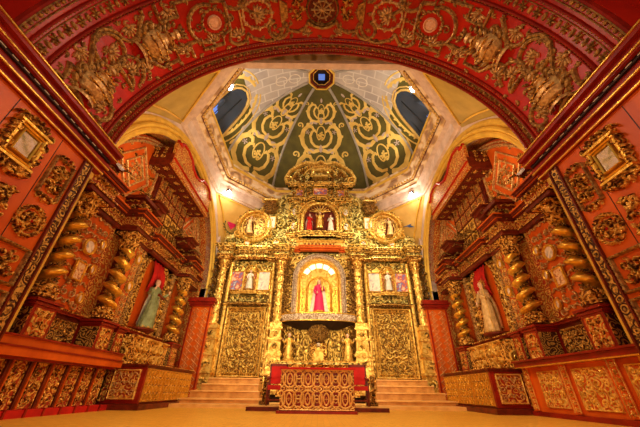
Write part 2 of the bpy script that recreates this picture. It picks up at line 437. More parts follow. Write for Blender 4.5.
# octagonal cornice
def ring_pts(f, z): return [(x * f, 11 + y * f, z) for x, y in OV]
def octa(name, prof, mat, parent=None):
    b = B()
    rows = [b.vs(ring_pts(f, z)) for f, z in prof]
    for a, c in zip(rows, rows[1:]):
        for k in range(8): j = (k + 1) % 8; b.F.append((a + k, a + j, c + j, c + k))
    return b.build(name, mat, parent)
cn = struct(octa('cornice', [(1.02, 10.0), (.985, 10.0), (.985, 10.08), (.965, 10.10), (.965, 10.62), (.93, 10.66)], PINK))
octa('upper_cornice', [(.93, 10.66), (.93, 10.78), (.905, 10.82), (.905, 10.98), (.875, 11.02), (.875, 11.3), (.855, 11.36), (.855, 11.62), (.875, 11.70), (.875, 11.86), (.90, 11.95), (.96, 12.1)], MARB, cn)
b = B()
for k in range(8):
    a, c = OV[k], OV[(k + 1) % 8]; L = math.hypot(a[0] - c[0], a[1] - c[1]); m = int(L / .2)
    for q in range(m):
        t = (q + .3) / m; x = (a[0] + (c[0] - a[0]) * t) * .89; y = (a[1] + (c[1] - a[1]) * t) * .89
        b.box(x - .04, x + .04, 11 + y - .04, 11 + y + .04, 10.90, 11.02)
b.build('dentils', YELP, cn)
octa('ochre_band', [(.852, 11.40), (.848, 11.44), (.848, 11.56), (.852, 11.60)], YEL, cn)
octa('dark_line', [(.902, 10.86), (.899, 10.88), (.902, 10.90)], ORD, cn)

# pendentives in the four corners
def pend(sx, sy):
    A = Vector((3.3 * sx, 11 + 5.1 * sy, 10.05)); Bv = Vector((5.9 * sx, 11 + 2.4 * sy, 10.05)); Cv = Vector((5.88 * sx, (16.18 if sy > 0 else 4.97), 7.0))
    cor = Vector((5.9 * sx, 16.2 if sy > 0 else 4.95, 10.05))
    b = B()
    def f(i, j):
        e = A.lerp(Bv, i); p = Cv.lerp(e, j); q = sin(PI * j) * .10 * 1 
        return tuple(p.lerp(Vector((cor.x, cor.y, p.z)), q * (1 - abs(2 * i - 1) * .3)))
    b.grid(f, 8, 8)
    o = struct(b.build('ceiling', YELP if sy > 0 else OLIV)); o.name = 'ceiling'
    d = B(); 
    fr = [(.06, .97), (.94, .97), (.80, .55), (.5, .22), (.20, .55)]
    nrm = (Vector((0, 11, 8)) - (A + Bv + Cv) / 3).normalized()
    P = lambda i, j, e=.03: tuple(Vector(f(i, j)) + nrm * e)
    ring = []
    for k in range(len(fr)):
        a, c = fr[k], fr[(k + 1) % len(fr)]
        ring += [P(a[0] + (c[0] - a[0]) * t / 4, a[1] + (c[1] - a[1]) * t / 4) for t in range(4)]
    d.tube(ring + [ring[0]], .045, 4); d.build('picture_frame_moulding', YEL, o)
    if sy > 0:
        if sx < 0:          # flaming heart in a wreath
            h = B(); c0 = Vector(P(.60, .62, .06)); ex = (Bv - A).normalized(); ey = Vector((0, 0, 1)); 
            mp = lambda u, v, hh: tuple(c0 + ex * u + ey * v + nrm * hh)
            h.M = mp
            h.poly([(.0, -.34), (.27, .02), (.27, .2), (.14, .27), (0, .17), (-.14, .27), (-.27, .2), (-.27, .02)], 0, .02); h.build('painted_heart', MAG, o)
            g = B(mp); g.sweep(arc(0, -.05, .42, .48, 160, 380, 14), .03, .02)
            for a in range(170, 380, 20): g.blob(.42 * cos(R(a)) * 1.1, -.05 + .48 * sin(R(a)) * 1.1, .10, .04, .02, R(a + 40))
            g.build('painted_wreath', GREEN, o)
        else:
            h = B(); c0 = Vector(P(.60, .62, .06)); ex = (A - Bv).normalized(); ey = Vector((0, 0, 1))
            h.M = lambda u, v, hh: tuple(c0 - ex * u + ey * v + nrm * hh)
            h.poly([(-.35, .12), (-.05, .05), (.08, -.06), (.38, -.14), (.15, .06), (.30, .16), (.02, .12)], 0, .02); h.build('painted_dove', BLU, o)
        s_ = B(); s_.grid(lambda i, j: P(.3 + .4 * i, .05 + .2 * j, .02), 3, 2); s_.build('painted_blue_ground', BLU, o)
for sx in (-1, 1):
    for sy in (-1, 1): pend(sx, sy)

# dome: eight curved segments, painted
root = None
for k in range(8):
    # k=0 right-back diagonal, 1 right side, 2 right-front, 3 front, 4 left-front, 5 left side, 6 left-back, 7 back
    M = dome(k); green = k in (0, 6, 7)
    if k in (1, 5):
        b = B(M); b.grid(lambda i, j: (2 * i - 1, 43 * j, 0), 6, 14)
        t = B(M); t.grid(lambda i, j: (2 * i - 1, 43 + (VTOP - 43) * j, 0), 6, 10)
        o = b.build('ceiling', GREEN); struct(o); t.build('plaster_vault', ASH, o)
    else:
        b = B(M); b.grid(lambda i, j: (2 * i - 1, VTOP * j, 0), 6, 22); o = struct(b.build('ceiling', GREEN if green else ASH))
    # ribs
    r = B(M); rp = [(-1, VTOP * j / 20) for j in range(21)]
    r.V = []; P = [Vector(M(-1, VTOP * j / 20, .02)) for j in range(21)]
    r.M = ident; r.tube([tuple(p) for p in P], .085, 6); r.build('rib', RIB, o)
    # painted scrolls: (u, v degrees), widths adapt to the narrowing segment
    if k in (0, 6, 7, 1, 5):
        a, c = OV[k], OV[(k + 1) % 8]; L = math.hypot(a[0] - c[0], a[1] - c[1]) / 2
        SQ = lambda u, v, h: (u / (L * max(.2, cos(R(v / .0977)))), v / .0977, h)          # metres -> segment parameters
        MM = lambda u, v, h: M(*SQ(u, v, h))
        y = B(MM); l = B(MM)
        H = .02
        def leafy(b, p, w_, h, ll, sg=1):
            b.sweep(p, w_, h)
            for q in range(2, len(p) - 1, 2):
                dx, dy = p[q][0] - p[q - 1][0], p[q][1] - p[q - 1][1]; t = math.atan2(dy, dx)
                b.blob(p[q][0] + ll * .5 * cos(t + .9 * sg), p[q][1] + ll * .5 * sin(t + .9 * sg), ll * .6, w_ * .8, h, t + .6 * sg, 0, 6)
        if k in (0, 6, 7):
            for vy, sz, full in ((2.55, 1.0, 1), (4.75, .82, 1), (6.45, .55, 0)):
                for sg in (-1, 1):
                    X = lambda p: [(sg * q[0],) + tuple(q[1:]) for q in p]
                    Z = lambda p: [(x * sz, vy + (y_ - 2.5) * sz) + tuple(r_) for x, y_, *r_ in p]
                    leafy(y, X(Z([(.15, 1.1), (.6, .95), (1.15, 1.1), (1.5, 1.6), (1.62, 2.2, 1.2), (1.45, 2.8), (1.1, 3.15), (.75, 3.1, .8), (.62, 2.85, .6)])), .17 * sz, H, .30 * sz, -sg)
                    leafy(y, X(Z([(.1, 1.35), (.5, 1.45), (.8, 1.8), (.9, 2.3), (.75, 2.7), (.5, 2.8), (.42, 2.6, .6)])), .11 * sz, H, .22 * sz, sg)
                    y.sweep(X(Z(spiral(1.32, .75, .28, 1.2, 2.0, 1))), .06 * sz, H)
                    y.sweep(X(Z(spiral(1.75, 3.25, .26, 1.2, 4.0, -1))), .06 * sz, H)
                    if full:
                        l.rosette(sg * 1.12 * sz, vy + .15 * sz, .22 * sz, 5, H * 1.4); l.blob(sg * .55 * sz, vy + 1.0 * sz, .30 * sz, .13 * sz, H, .5 * sg); l.blob(sg * .8 * sz, vy + .95 * sz, .18 * sz, .16 * sz, H, 2.2)
                l.blob(0, vy + 1.15 * sz, .13 * sz, .30 * sz, H, 0)
                for q in range(12): t = q * 2.4; y.blob(.075 * sz * math.sqrt(q) * cos(t), vy - .2 * sz + .10 * sz * math.sqrt(q) * sin(t), .09 * sz, .09 * sz, H * 1.5, 0, 0, 6)
                y.sweep(arc(0, vy + .05 * sz, .36 * sz, .62 * sz, -70, 250, 16), .05 * sz, H)
            y.sweep(arc(0, 5.9, .2, .5, 0, 360, 18), .045, H * 2)
        else:
            for sg in (-1, 1):
                X = lambda p: [(sg * q[0],) + tuple(q[1:]) for q in p]
                leafy(y, X(spiral(1.75, .9, .5, 1.1, 1, 1)), .1, H, .25); leafy(y, X(arc(0, 2.9, 1.5, 1.9, -60, 80, 20)), .09, H, .25); 
                y.sweep(X(arc(.2, 2.9, 1.75, 2.1, -60, 85)), .05, H); y.blob(sg * 2.1, 2.2, .4, .12, H, 1.2); l.blob(sg * 1.9, 3.3, .25, .12, H, 1.8)
            # window
            wn = [(x * .92, 1.3 + (z_ - .85) * .92) for x, z_ in ((-1.0, .95), (-.35, .85), (.35, .85), (1.0, .95), (1.03, 1.7), (1.0, 2.6), (.86, 3.2), (.6, 3.6), (.25, 3.85), (-.25, 3.85), (-.6, 3.6), (-.86, 3.2), (-1.0, 2.6), (-1.03, 1.7))]
            g = B(MM).poly(wn, .0, .05); go = struct(g.build('window_1' if k == 5 else 'window_2', WGL))
            wf = B(MM).sweep([(p[0] * 1.06, 2.5 + (p[1] - 2.5) * 1.06) for p in wn], .06, .10, .02, True).sweep([(p[0] * 1.22, 2.5 + (p[1] - 2.5) * 1.18) for p in wn], .035, .06, .0, True)
            wf.build('window_frame', YELP, go)
            wm = B(MM)
            for q in (-.7, 0, .7): wm.sweep([(q * .85, 1.45), (q * .85, 3.7 if q == 0 else 3.2)], .02, .03, .05)
            for q in (1.6, 2.2, 2.8): wm.sweep([(-.9, q + .4), (.9, q + .4)], .02, .03, .05)
            wm.build('window_bars', BLACKM, go)
            B(MM).poly([(x_ * (-1 if k == 5 else 1), z_) for x_, z_ in ((.85, 1.5), (.5, 1.5), (.4, 2.6), (.75, 2.9))], .05, .06).build('pane', SKYG, go)
        y.build('painted_scrolls', DYEL, o); l.build('painted_flowers', DLIL, o)
    if k in (2, 3, 4, 1, 5):
        a, c = OV[k], OV[(k + 1) % 8]; L = math.hypot(a[0] - c[0], a[1] - c[1]) / 2
        MM = lambda u, v, h: M(u / (L * max(.12, cos(R(v / .0977)))), v / .0977, h)
        y = B(MM)
        for vy in (6.4, 7.2): y.sweep(arc(0, vy, .28, .34, 0, 360, 16), .03, .015)
        y.build('painted_rings', WHT, o)
# lantern
LO = [(.92 * cos(PI / 8 + PI * k / 4), 11 + .92 * sin(PI / 8 + PI * k / 4)) for k in range(8)]
b = B()
zt = 11.5 + 5.6 * sin(R(VTOP)); rr = cos(R(VTOP))
a = b.vs([(OV[k][0] * rr, 11 + OV[k][1] * rr, zt) for k in range(8)])
order = sorted(range(8), key=lambda k: math.atan2(OV[k][1], OV[k][0])); lo = sorted(range(8), key=lambda k: math.atan2(LO[k][1] - 11, LO[k][0]))
c = b.vs([(LO[k][0] * .72, 11 + (LO[k][1] - 11) * .72, zt + .0) for k in range(8)])
for q in range(8): b.F.append((a + order[q], a + order[(q + 1) % 8], c + lo[(q + 1) % 8], c + lo[q]))
la = struct(b.build('ceiling_lantern', ASH))
def octring(prof, mat, name):
    b = B(); rows = [b.vs([(f * cos(PI / 8 + PI * k / 4), 11 + f * sin(PI / 8 + PI * k / 4), z) for k in range(8)]) for f, z in prof]
    for a, c in zip(rows, rows[1:]):
        for k in range(8): j = (k + 1) % 8; b.F.append((a + k, a + j, c + j, c + k))
    return b.build(name, mat, la)
octring([(.86, zt), (.86, zt - .12), (.76, zt - .14), (.76, zt)], YEL, 'lantern_outer_moulding')
octring([(.74, zt), (.74, zt - .10), (.64, zt - .10), (.62, zt + .1)], ORD, 'lantern_ring')
octring([(.62, zt), (.60, zt + .3)], BLK, 'lantern_drum')
octring([(.58, zt + .02), (.52, zt + .02)], GOLDY, 'lantern_inner_moulding')
octring([(.6, zt + .3), (.0, zt + .3)], BLK, 'lantern_lid')
struct(B().box(-.2, .2, 10.95, 11.35, zt + .24, zt + .29).build('window_3', SKYG))

# ------------------------------------------------------------------ the red arch (barrel) and its piers
b = B(vault); b.grid(lambda i, j: (180 * D2 * i, 2.3 + 2.64 * j, 0), 72, 2)
arch = struct(b.build('ceiling_arch', CRIM))
b = B(vault); LN = 180 * D2
line = lambda v, a=0, c=180, n=90: [(D2 * (a + (c - a) * k / n), v) for k in range(n + 1)]
for v, w_, h in ((2.36, .05, .09), (2.62, .025, .05), (2.98, .03, .06), (3.04, .015, .03), (4.50, .02, .05), (4.62, .03, .06), (4.78, .02, .05), (4.90, .04, .08)): b.sweep(line(v), w_, h)
b.build('arch_mouldings', CRIMD, arch)
fl = B(vault); rg = random.Random(21)
for a_ in range(2, 179, 4):
    for v_ in (3.14, 3.45, 3.78, 4.1, 4.38):
        x = (a_ + rg.random() * 2) * D2; t = rg.random() * 6.28; yv = v_ + (rg.random() - .5) * .14
        for q_ in (-.8, 0, .8): fl.blob(x + .05 * cos(t + q_), yv + .05 * sin(t + q_), .065, .024, .04, t + q_, 0, 6)
fl.build('leaf_sprigs', RELIEF, arch)
g = B(vault); g.beads(line(2.44), .055, .06, .13); g.beads(line(4.84), .022, .04, .075); g.beads(line(4.55), .018, .03, .07); g.beads(line(3.01), .02, .035, .08); g.beads(line(4.91), .030, .09, .10); g.beads(line(4.79), .015, .06, .05); g.sweep(line(4.63), .014, .075); g.sweep(line(2.38), .02, .11); g.beads(line(2.635), .02, .06, .09)
g.sweep(line(2.52), .012, .03); g.sweep(line(2.7), .01, .03); 
k = 0; u = .15
while u < LN - .1:                # rosette and leaf bands
    g.rosette(u, 2.81, .105, 6, .06); g.blob(u + .17, 2.81, .05, .09, .05, 0, 0, 6); u += .34
u = .1
while u < LN - .05:
    g.rosette(u, 4.70, .072, 5, .06); g.blob(u + .09, 4.70, .026, .06, .05, 0, 0, 6); u += .18
g.build('gilded_bands', RELIEF, arch)
# strapwork frames (degrees along the arch for the right half, mirrored)
def both(b, path, w_, h):
    for m in (0, 1):
        p = [((180 - a if m else a) * D2, v) + tuple(r) for a, v, *r in path]; b.sweep(p, w_, h)
        b.beads(p, w_ * .55, h + .02, w_ * 2.2)
ga = lambda ca, cv, rd, a0, a1, n=12: [(ca + rd / D2 * cos(R(a0 + (a1 - a0) * k / n)), cv + rd * sin(R(a0 + (a1 - a0) * k / n))) for k in range(n + 1)]
st = B(vault); SW, SH = .045, .07
both(st, [(0, 3.3)] + ga(3, 3.62, .28, -90, 90) + [(1, 3.95)], SW, SH)
both(st, [(4, 3.15), (6, 3.15), (6, 3.3)] + [(8, 3.3), (10, 3.25)] + ga(14, 3.2, .26, 180, 40) + [(20, 3.15)] + ga(22.5, 3.45, .33, -120, 90) + ga(20.5, 4.05, .3, 60, -100)[:6], SW, SH)
both(st, [(4, 4.35), (7, 4.35)] + ga(10, 4.2, .25, 180, 0) + [(13.5, 4.1), (17, 4.1)] + ga(20.5, 4.05, .34, 180, 340), SW, SH)
both(st, ga(23, 3.42, .36, 60, 330), SW, SH); both(st, ga(24.5, 4.02, .34, 200, 430), SW, SH)
both(st, ga(30.5, 3.25, .25, 180, 20) + [(36, 3.15), (36, 3.05)], SW, SH); both(st, ga(29.5, 4.2, .26, 190, 340) + [(35, 4.3), (41, 4.3), (41, 4.05), (46, 4.05), (46, 4.4)], SW, SH)
both(st, [(40, 3.05), (40, 3.4), (45.5, 3.4), (45.5, 3.15), (49, 3.15)], SW, SH)
both(st, ga(53, 3.75, .42, 60, 300), SW, SH); both(st, [(46, 4.05), (50, 4.05), (50, 4.3), (57, 4.3), (57, 4.1), (60, 4.0)] + ga(62, 4.15, .26, 150, 10) + [(67, 4.35)] + ga(72, 4.05, .42, 110, -20), SW, SH)
both(st, [(49, 3.15), (56, 3.15), (56, 3.3), (60, 3.35)] + ga(63, 3.3, .27, 180, 20) + ga(70, 3.35, .4, 180, 60) , SW, SH)
both(st, [(60, 3.35), (60, 4.0)], SW, SH)
both(st, ga(75.5, 4.2, .24, 250, -60) + [(77, 4.0), (79, 4.25), (82, 4.3), (84.5, 4.2), (85.5, 4.05)] + ga(90, 3.75, .46, 145, 90, 6), SW, SH)
both(st, ga(76, 3.3, .22, 90, 330) + [(79, 3.2), (83, 3.15), (85.5, 3.3)] + ga(90, 3.72, .46, 215, 270, 6), SW, SH)
both(st, ga(90, 3.75, .38, 0, 180, 14)[:15], .03, SH); both(st, ga(90, 3.75, .38, 180, 360, 14), .03, SH)
st.build('gilded_strapwork', RELIEF, arch)

def relief(name, label, cat, group, a, v, draw, mat=RELIEF, M=vault):
    u = a * D2 if M is vault else a
    b = B(M); draw(b, u, v); o = b.build(name, mat); tag(o, label, cat, group); return o
def urn(sg, name, label, a, v):
    """lidded urn lying along the arch, neck towards the crown; sg = direction of the neck"""
    u = a * D2; X = lambda q: u + sg * q
    o = thing('urn_relief', label, 'relief', vault(u, v, 0), 'gilded urns on the red arch')
    b = B(vault); prof = [(-.52, .26), (-.46, .26), (-.44, .16), (-.34, .13), (-.30, .22), (-.18, .31), (-.02, .33), (.10, .27), (.16, .16), (.24, .12), (.27, .18), (.31, .18), (.34, .09), (.44, .07), (.47, .14), (.55, .10)]
    b.grid(lambda i, j: (X(prof[int(j * 15 + .01)][0]), v - prof[int(j * 15 + .01)][1] * cos(PI * i), .01 + prof[int(j * 15 + .01)][1] * .62 * sin(PI * i)), 10, 15)
    b.build('urn_body', RELIEFP, o)
    b = B(vault)
    for q in (-.16, .0, .28, -.4): 
        rr = .34 if q in (-.16, .0) else .2
        b.sweep([(X(q), v - rr * .9), (X(q + .03), v - rr * .4), (X(q + .04), v), (X(q + .03), v + rr * .4), (X(q), v + rr * .9)], .02, .04, rr * .56)
    b.build('urn_bands', GOLDR, o)
    b = B(vault)
    for s2 in (-1, 1):
        for q, r_ in ((-.42, .09), (-.3, .12), (-.16, .14), (0, .14), (.14, .13), (.26, .11), (.38, .10), (.5, .08)):
            yy = .30 if -.35 < q < .1 else .2
            b.blob(X(q), v + s2 * (yy + r_ * .35), r_, r_ * .5, .09, s2 * .9 * sg, 0, 6)
        b.sweep([(x[0], x[1]) for x in spiral(X(-.02), v + s2 * .38, .12, 1.1, 1, s2)], .025, .08)
    for q in range(4): b.blob(X(.62 + .02 * q), v + (q - 1.5) * .08, .09, .04, .08, (q - 1.5) * .5 * sg, 0, 6)
    b.build('urn_leaves', RELIEF, o)
    return o
def shellfan(ang, r=.21):
    def d(b, u, v): b.shell(u, v, r, R(ang), .06)
    return d
nmside = {0: 'right', 1: 'left'}
for m in (0, 1):
    A = lambda a: 180 - a if m else a
    dg = -1 if m else 1
    g_ = lambda x: x
    SD = nmside[m]
    for a, v, t in ((13.3, 3.77, 'lowest gilded urn relief on the %s haunch of the red arch, just above the cornice'), (36.8, 3.76, 'upper gilded urn relief on the %s side of the red arch, beyond the linked rings')):
        urn(dg, 'urn', t % SD, A(a), v)
    for j, (a, v, ang, t) in enumerate(((2.2, 3.65, 0, 'shell at the foot of the arch against the cornice, %s side'), (15, 3.13, 90, 'shell over the lowest urn on the nave edge of the arch, %s side'),
        (10, 4.22, -90, 'shell under the lowest urn on the chapel edge of the arch, %s side'), (22.5, 3.45, 50, 'shell inside the ring nearer the nave on the %s side of the arch'),
        (24.8, 4.0, -40, 'shell inside the ring nearer the chapel on the %s side of the arch'), (30.7, 3.22, 90, 'shell on the nave edge beyond the linked rings, %s side'),
        (29.8, 4.2, -90, 'shell on the chapel edge beyond the linked rings, %s side'), (43, 3.22, 90, 'shell in the stepped corner on the nave edge, %s side'),
        (44, 4.22, -90, 'shell in the stepped corner on the chapel edge below the roundel, %s side'), (53.5, 4.2, -90, 'shell on the chapel edge beside the pale roundel, %s side'),
        (62, 4.22, -90, 'shell between roundel and flower vase on the chapel edge, %s side'), (85, 4.36, -120, 'small shell just beside the middle medallion, %s side'))):
        relief('shell_relief', ('gilded ' + t) % SD, 'relief', 'gilded shells on the red arch', A(a), v, shellfan(ang if not m else 180 - ang, .18 if j > 10 else .25), RELIEFP)
    def rd(b, u, v): b.blob(u, v, .15, .15, .05, 0, 0, 14); b.sweep(arc(u, v, .15, .15, 0, 360, 16), .02, .07)
    relief('roundel', 'pale round medallion on the %s shoulder of the red arch' % SD, 'medallion', 'pale roundels on the arch', A(55.6), 3.76, rd, plain('pale_roundel_%s' % SD, (.95, .60, .38), (.75, .40, .22), 20, .5, 0, .3))
    def wr(b, u, v):
        for k_ in range(16): t = 2 * PI * k_ / 16; b.blob(u + .29 * cos(t), v + .29 * sin(t), .075, .035, .05, t + 1.2, 0, 6)
        for s2 in (-1, 1): b.sweep(spiral(u + .40 * s2, v, .11, 1.3, 0, s2), .02, .05)
    relief('leaf_wreath', 'gilded leaf wreath around the pale roundel, %s shoulder of the arch' % SD, 'relief', 'wreaths around the roundels', A(55.6), 3.76, wr)
    def car(b, u, v):
        b.shell(u + dg * -.06, v, .30, 0 if not m else PI, .07, 9, 170); b.sweep(arc(u, v, .36, .33, 0, 360, 20), .03, .05)
        for k_ in range(12): t = 2 * PI * k_ / 12; b.blob(u + .36 * cos(t), v + .34 * sin(t), .07, .05, .07, t, 0, 6)
        b.box(u - dg * .42 - .02, u - dg * .42 + .02, v - .3, v + .3, 0, .05)
    relief('shell_cartouche', 'large shell cartouche with gilded leaves on the %s upper part of the arch' % SD, 'relief', 'shell cartouches', A(69.3), 3.78, car, RELIEFP)
    va = thing('flower_vase_relief', 'gilded vase relief with grape cluster flowers just %s of the middle medallion' % SD, 'relief', vault(A(79.5) * D2, 3.7, 0), 'flower vase reliefs')
    u = A(80.2) * D2
    b = B(vault); b.poly([(u - dg * .28, 3.48), (u - dg * .10, 3.60), (u - dg * .10, 3.90), (u - dg * .28, 4.02)], 0, .08); b.build('vase', RELIEF, va)
    b = B(vault); rg = random.Random(3)
    for _ in range(22): b.blob(u + dg * (.02 + rg.random() * .26), 3.75 + (rg.random() - .5) * .5, .05, .05, .09, 0, 0, 6)
    b.build('flower_cluster', GOLDR, va)
md = thing('monogram_medallion', 'oval medallion with crossed gilded monogram at the crown of the arch', 'medallion', vault(90 * D2, 3.74, 0))
b = B(vault); u = 90 * D2; b.blob(u, 3.75, .34, .34, .03, 0, 0, 20); b.build('medallion_ground', ORD, md)
b = B(vault)
for t in (.6, -.6, 1.2, -1.2, 0):
    b.sweep([(u - .28 * cos(t), 3.75 - .28 * sin(t)), (u + .28 * cos(t), 3.75 + .28 * sin(t))], .02, .08)
b.sweep(arc(u, 3.75, .2, .2, 0, 360, 18), .02, .08); b.build('monogram', RELIEFP, md)

# outer vault and piers in front of the arch
b = B(); n = 48
for k in range(n):
    for (ra, rb, ya, yb) in ((.35, .35, .6, 2.25),):
        p = [((VA + ra) * cos(PI * t / n), (VZ + (VB + ra) * sin(PI * t / n))) for t in (k, k + 1)]
        i = b.vs([(p[0][0], ya, p[0][1]), (p[1][0], ya, p[1][1]), (p[1][0], yb, p[1][1]), (p[0][0], yb, p[0][1])]); b.F.append((i, i + 1, i + 2, i + 3))
        q = [((VA) * cos(PI * t / n), (VZ + VB * sin(PI * t / n))) for t in (k, k + 1)]
        i = b.vs([(p[0][0], 2.25, p[0][1]), (p[1][0], 2.25, p[1][1]), (q[1][0], 2.3, q[1][1]), (q[0][0], 2.3, q[0][1])]); b.F.append((i, i + 1, i + 2, i + 3))
ov = struct(b.build('ceiling_nave_vault', CRIM))
def pierwall(sg):
    M = pier(sg); b = B(M); b.box(1.2, 4.76, 0, 4.62, -1.1, 0); o = struct(b.build('wall_left' if sg < 0 else 'wall_right', ORW))
    m = B(M)       # cornice with overlapping steps, dark slots and bright edges
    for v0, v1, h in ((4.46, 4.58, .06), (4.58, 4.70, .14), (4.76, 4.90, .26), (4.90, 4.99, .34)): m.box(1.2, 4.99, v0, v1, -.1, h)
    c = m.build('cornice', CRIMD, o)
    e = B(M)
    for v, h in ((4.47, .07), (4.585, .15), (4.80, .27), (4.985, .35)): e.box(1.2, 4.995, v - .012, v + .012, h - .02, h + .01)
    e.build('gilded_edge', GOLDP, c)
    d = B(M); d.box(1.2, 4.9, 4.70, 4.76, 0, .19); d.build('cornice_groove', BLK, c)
    e = B(M); k = 1.3
    while k < 4.6: e.box(k, k + .10, 4.725, 4.735, .17, .20); k += .2
    e.build('cornice_dashes', WHT, c)
    # corner band: carved strip and mouldings
    g = B(M).box(4.56, 4.69, 0, 4.44, 0, .03); g.build('carved_strip', FIL_DRK, o)
    g = B(M).box(4.51, 4.54, 0, 4.44, 0, .05).box(4.71, 4.74, 0, 4.44, 0, .05); g.build('strip_edging', ORD, o)
    g = B(M)
    k = 0.2
    while k < 4.35: g.rosette(4.625, k, .05, 5, .05); g.blob(4.625, k + .13, .045, .025, .05, .7 if int(k * 10) % 2 else -.7, 0, 6); k += .26
    g.build('strip_rosettes', RELIEF, o)
    g = B(M)
    for u in (3.05, 3.95): g.box(u - .006, u + .006, 0, 4.44, -.004, .004)
    g.build('plank_joints', BLK, o)
pierwall(-1); pierwall(1)

# ================================================================== BUILDING BLOCKS OF THE ALTARPIECES
def sub(b, nm, mat, par, smooth=False): return b.build(nm, mat, par, smooth)
def twisted_column(M, u, h, v0, v1, r, par, turns=4.0, body=GOLDP, vine=GOLDD, hand=1, cap=.42, base=.28, gap=.30):
    """solomonic column: base, twisted shaft, vine in the hollow, leafy capital"""
    s0, s1 = v0 + base, v1 - cap
    b = B(M); N = int((s1 - s0) / .045)
    def f(i, j):
        t = 2 * PI * i; ph = hand * 2 * PI * turns * j
        rr = r * (1 - .15 * j) * 1.04; e = rr * gap * .85
        q = rr * (.80 + .20 * cos(t - ph))
        return (u + e * cos(ph) + q * cos(t), s0 + (s1 - s0) * j, h + e * sin(ph) + q * sin(t))
    b.grid(f, 14, N, True)
    col = b.build('twisted_column', body, par, True)
    g = B(M)
    def vp(j, off, k=.93):
        ph = hand * 2 * PI * turns * j + PI; rr = r * (1 - .12 * j)
        return (u + rr * k * cos(ph + off), s0 + (s1 - s0) * j, h + rr * k * sin(ph + off))
    g.tube([vp(j / 90, 0, .62) for j in range(91)], r * .15, 5)
    m = int((s1 - s0) / .085)
    for q in range(m):
        for off in (-.5, .45):
            p = vp(q / m, off, .74); g.ball(p, r * .13, 5, 3, 1, 1.2, 1)
    g.build('vine', vine, col)
    c = B(M)
    c.lathe(u, h, [(r * .82, v1 - cap), (r * .95, v1 - cap + .03), (r * .8, v1 - cap + .06), (r * .85, v1 - cap + .12), (r * 1.1, v1 - .12), (r * 1.28, v1 - .06), (r * .9, v1 - .06)], 12, 'v')
    for lv, rad, n in ((.14, 1.0, 8), (.25, 1.18, 8)):
        for q in range(n):
            t = 2 * PI * q / n + lv * 9
            c.tube([(u + r * .8 * cos(t), v1 - cap + lv - .08, h + r * .8 * sin(t), 1), (u + r * rad * cos(t), v1 - cap + lv + .04, h + r * rad * sin(t), .9), (u + r * (rad + .24) * cos(t), v1 - cap + lv + .02, h + r * (rad + .24) * sin(t), .4)], r * .17, 5)
    c.box(u - r * 1.35, u + r * 1.35, v1 - .06, v1, h - r * 1.35, h + r * 1.35)
    c.build('capital', vine if vine is not GOLDD else GOLDR, col)
    c = B(M); c.lathe(u, h, [(r * 1.3, v0), (r * 1.3, v0 + .06), (r * 1.12, v0 + .09), (r * 1.2, v0 + .13), (r * .95, v0 + .17), (r * 1.05, v0 + .21), (r * .9, v0 + base)], 14, 'v')
    for q in range(12):
        t = 2 * PI * q / 12; c.ball((u + r * 1.15 * cos(t), v0 + .16, h + r * 1.15 * sin(t)), r * .2, 5, 3)
    c.build('column_base', GOLDR, col)
    return col
def cornice_run(M, segs, v0, prof, name, mat, par, edge=None):
    """cornice breaking forward; segs: (u0, u1, h); prof: (dv0, dv1, dh)"""
    b = B(M)
    for u0, u1, h in segs:
        for a, c, dh in prof: b.box(u0 - dh * .6, u1 + dh * .6, v0 + a, v0 + c, 0, h + dh)
    o = b.build(name, mat, par)
    if edge:
        e = B(M)
        for u0, u1, h in segs:
            for a, c, dh in prof[1::2]: e.box(u0 - dh * .6 - .012, u1 + dh * .6 + .012, v0 + c - .03, v0 + c + .008, h - .1, h + dh + .015)
        e.build('gilded_edge', edge, o)
    return o
def panel(M, u0, u1, v0, v1, h, par, mat, frame=GOLDR, fw=.05, nm='carved_panel', cell=None, orn=None, seed=1, ht=.05, sw=.018):
    p = B(M).box(u0, u1, v0, v1, h - .03, h).build(nm, mat, par)
    f = B(lambda a, c, q: M(a, c, q + h)); pts = [(u0 + fw / 2, v0 + fw / 2), (u1 - fw / 2, v0 + fw / 2), (u1 - fw / 2, v1 - fw / 2), (u0 + fw / 2, v1 - fw / 2)]
    f.sweep(pts, fw / 2, ht, 0, True); f.build('panel_frame', frame, p)
    if cell:
        a = B(lambda x, y, q: M(x, y, q + h)); arabesque(a, u0 + fw, u1 - fw, v0 + fw, v1 - fw, cell, sw, ht * .8, seed); a.build('arabesque', orn or GOLDR, p)
    return p
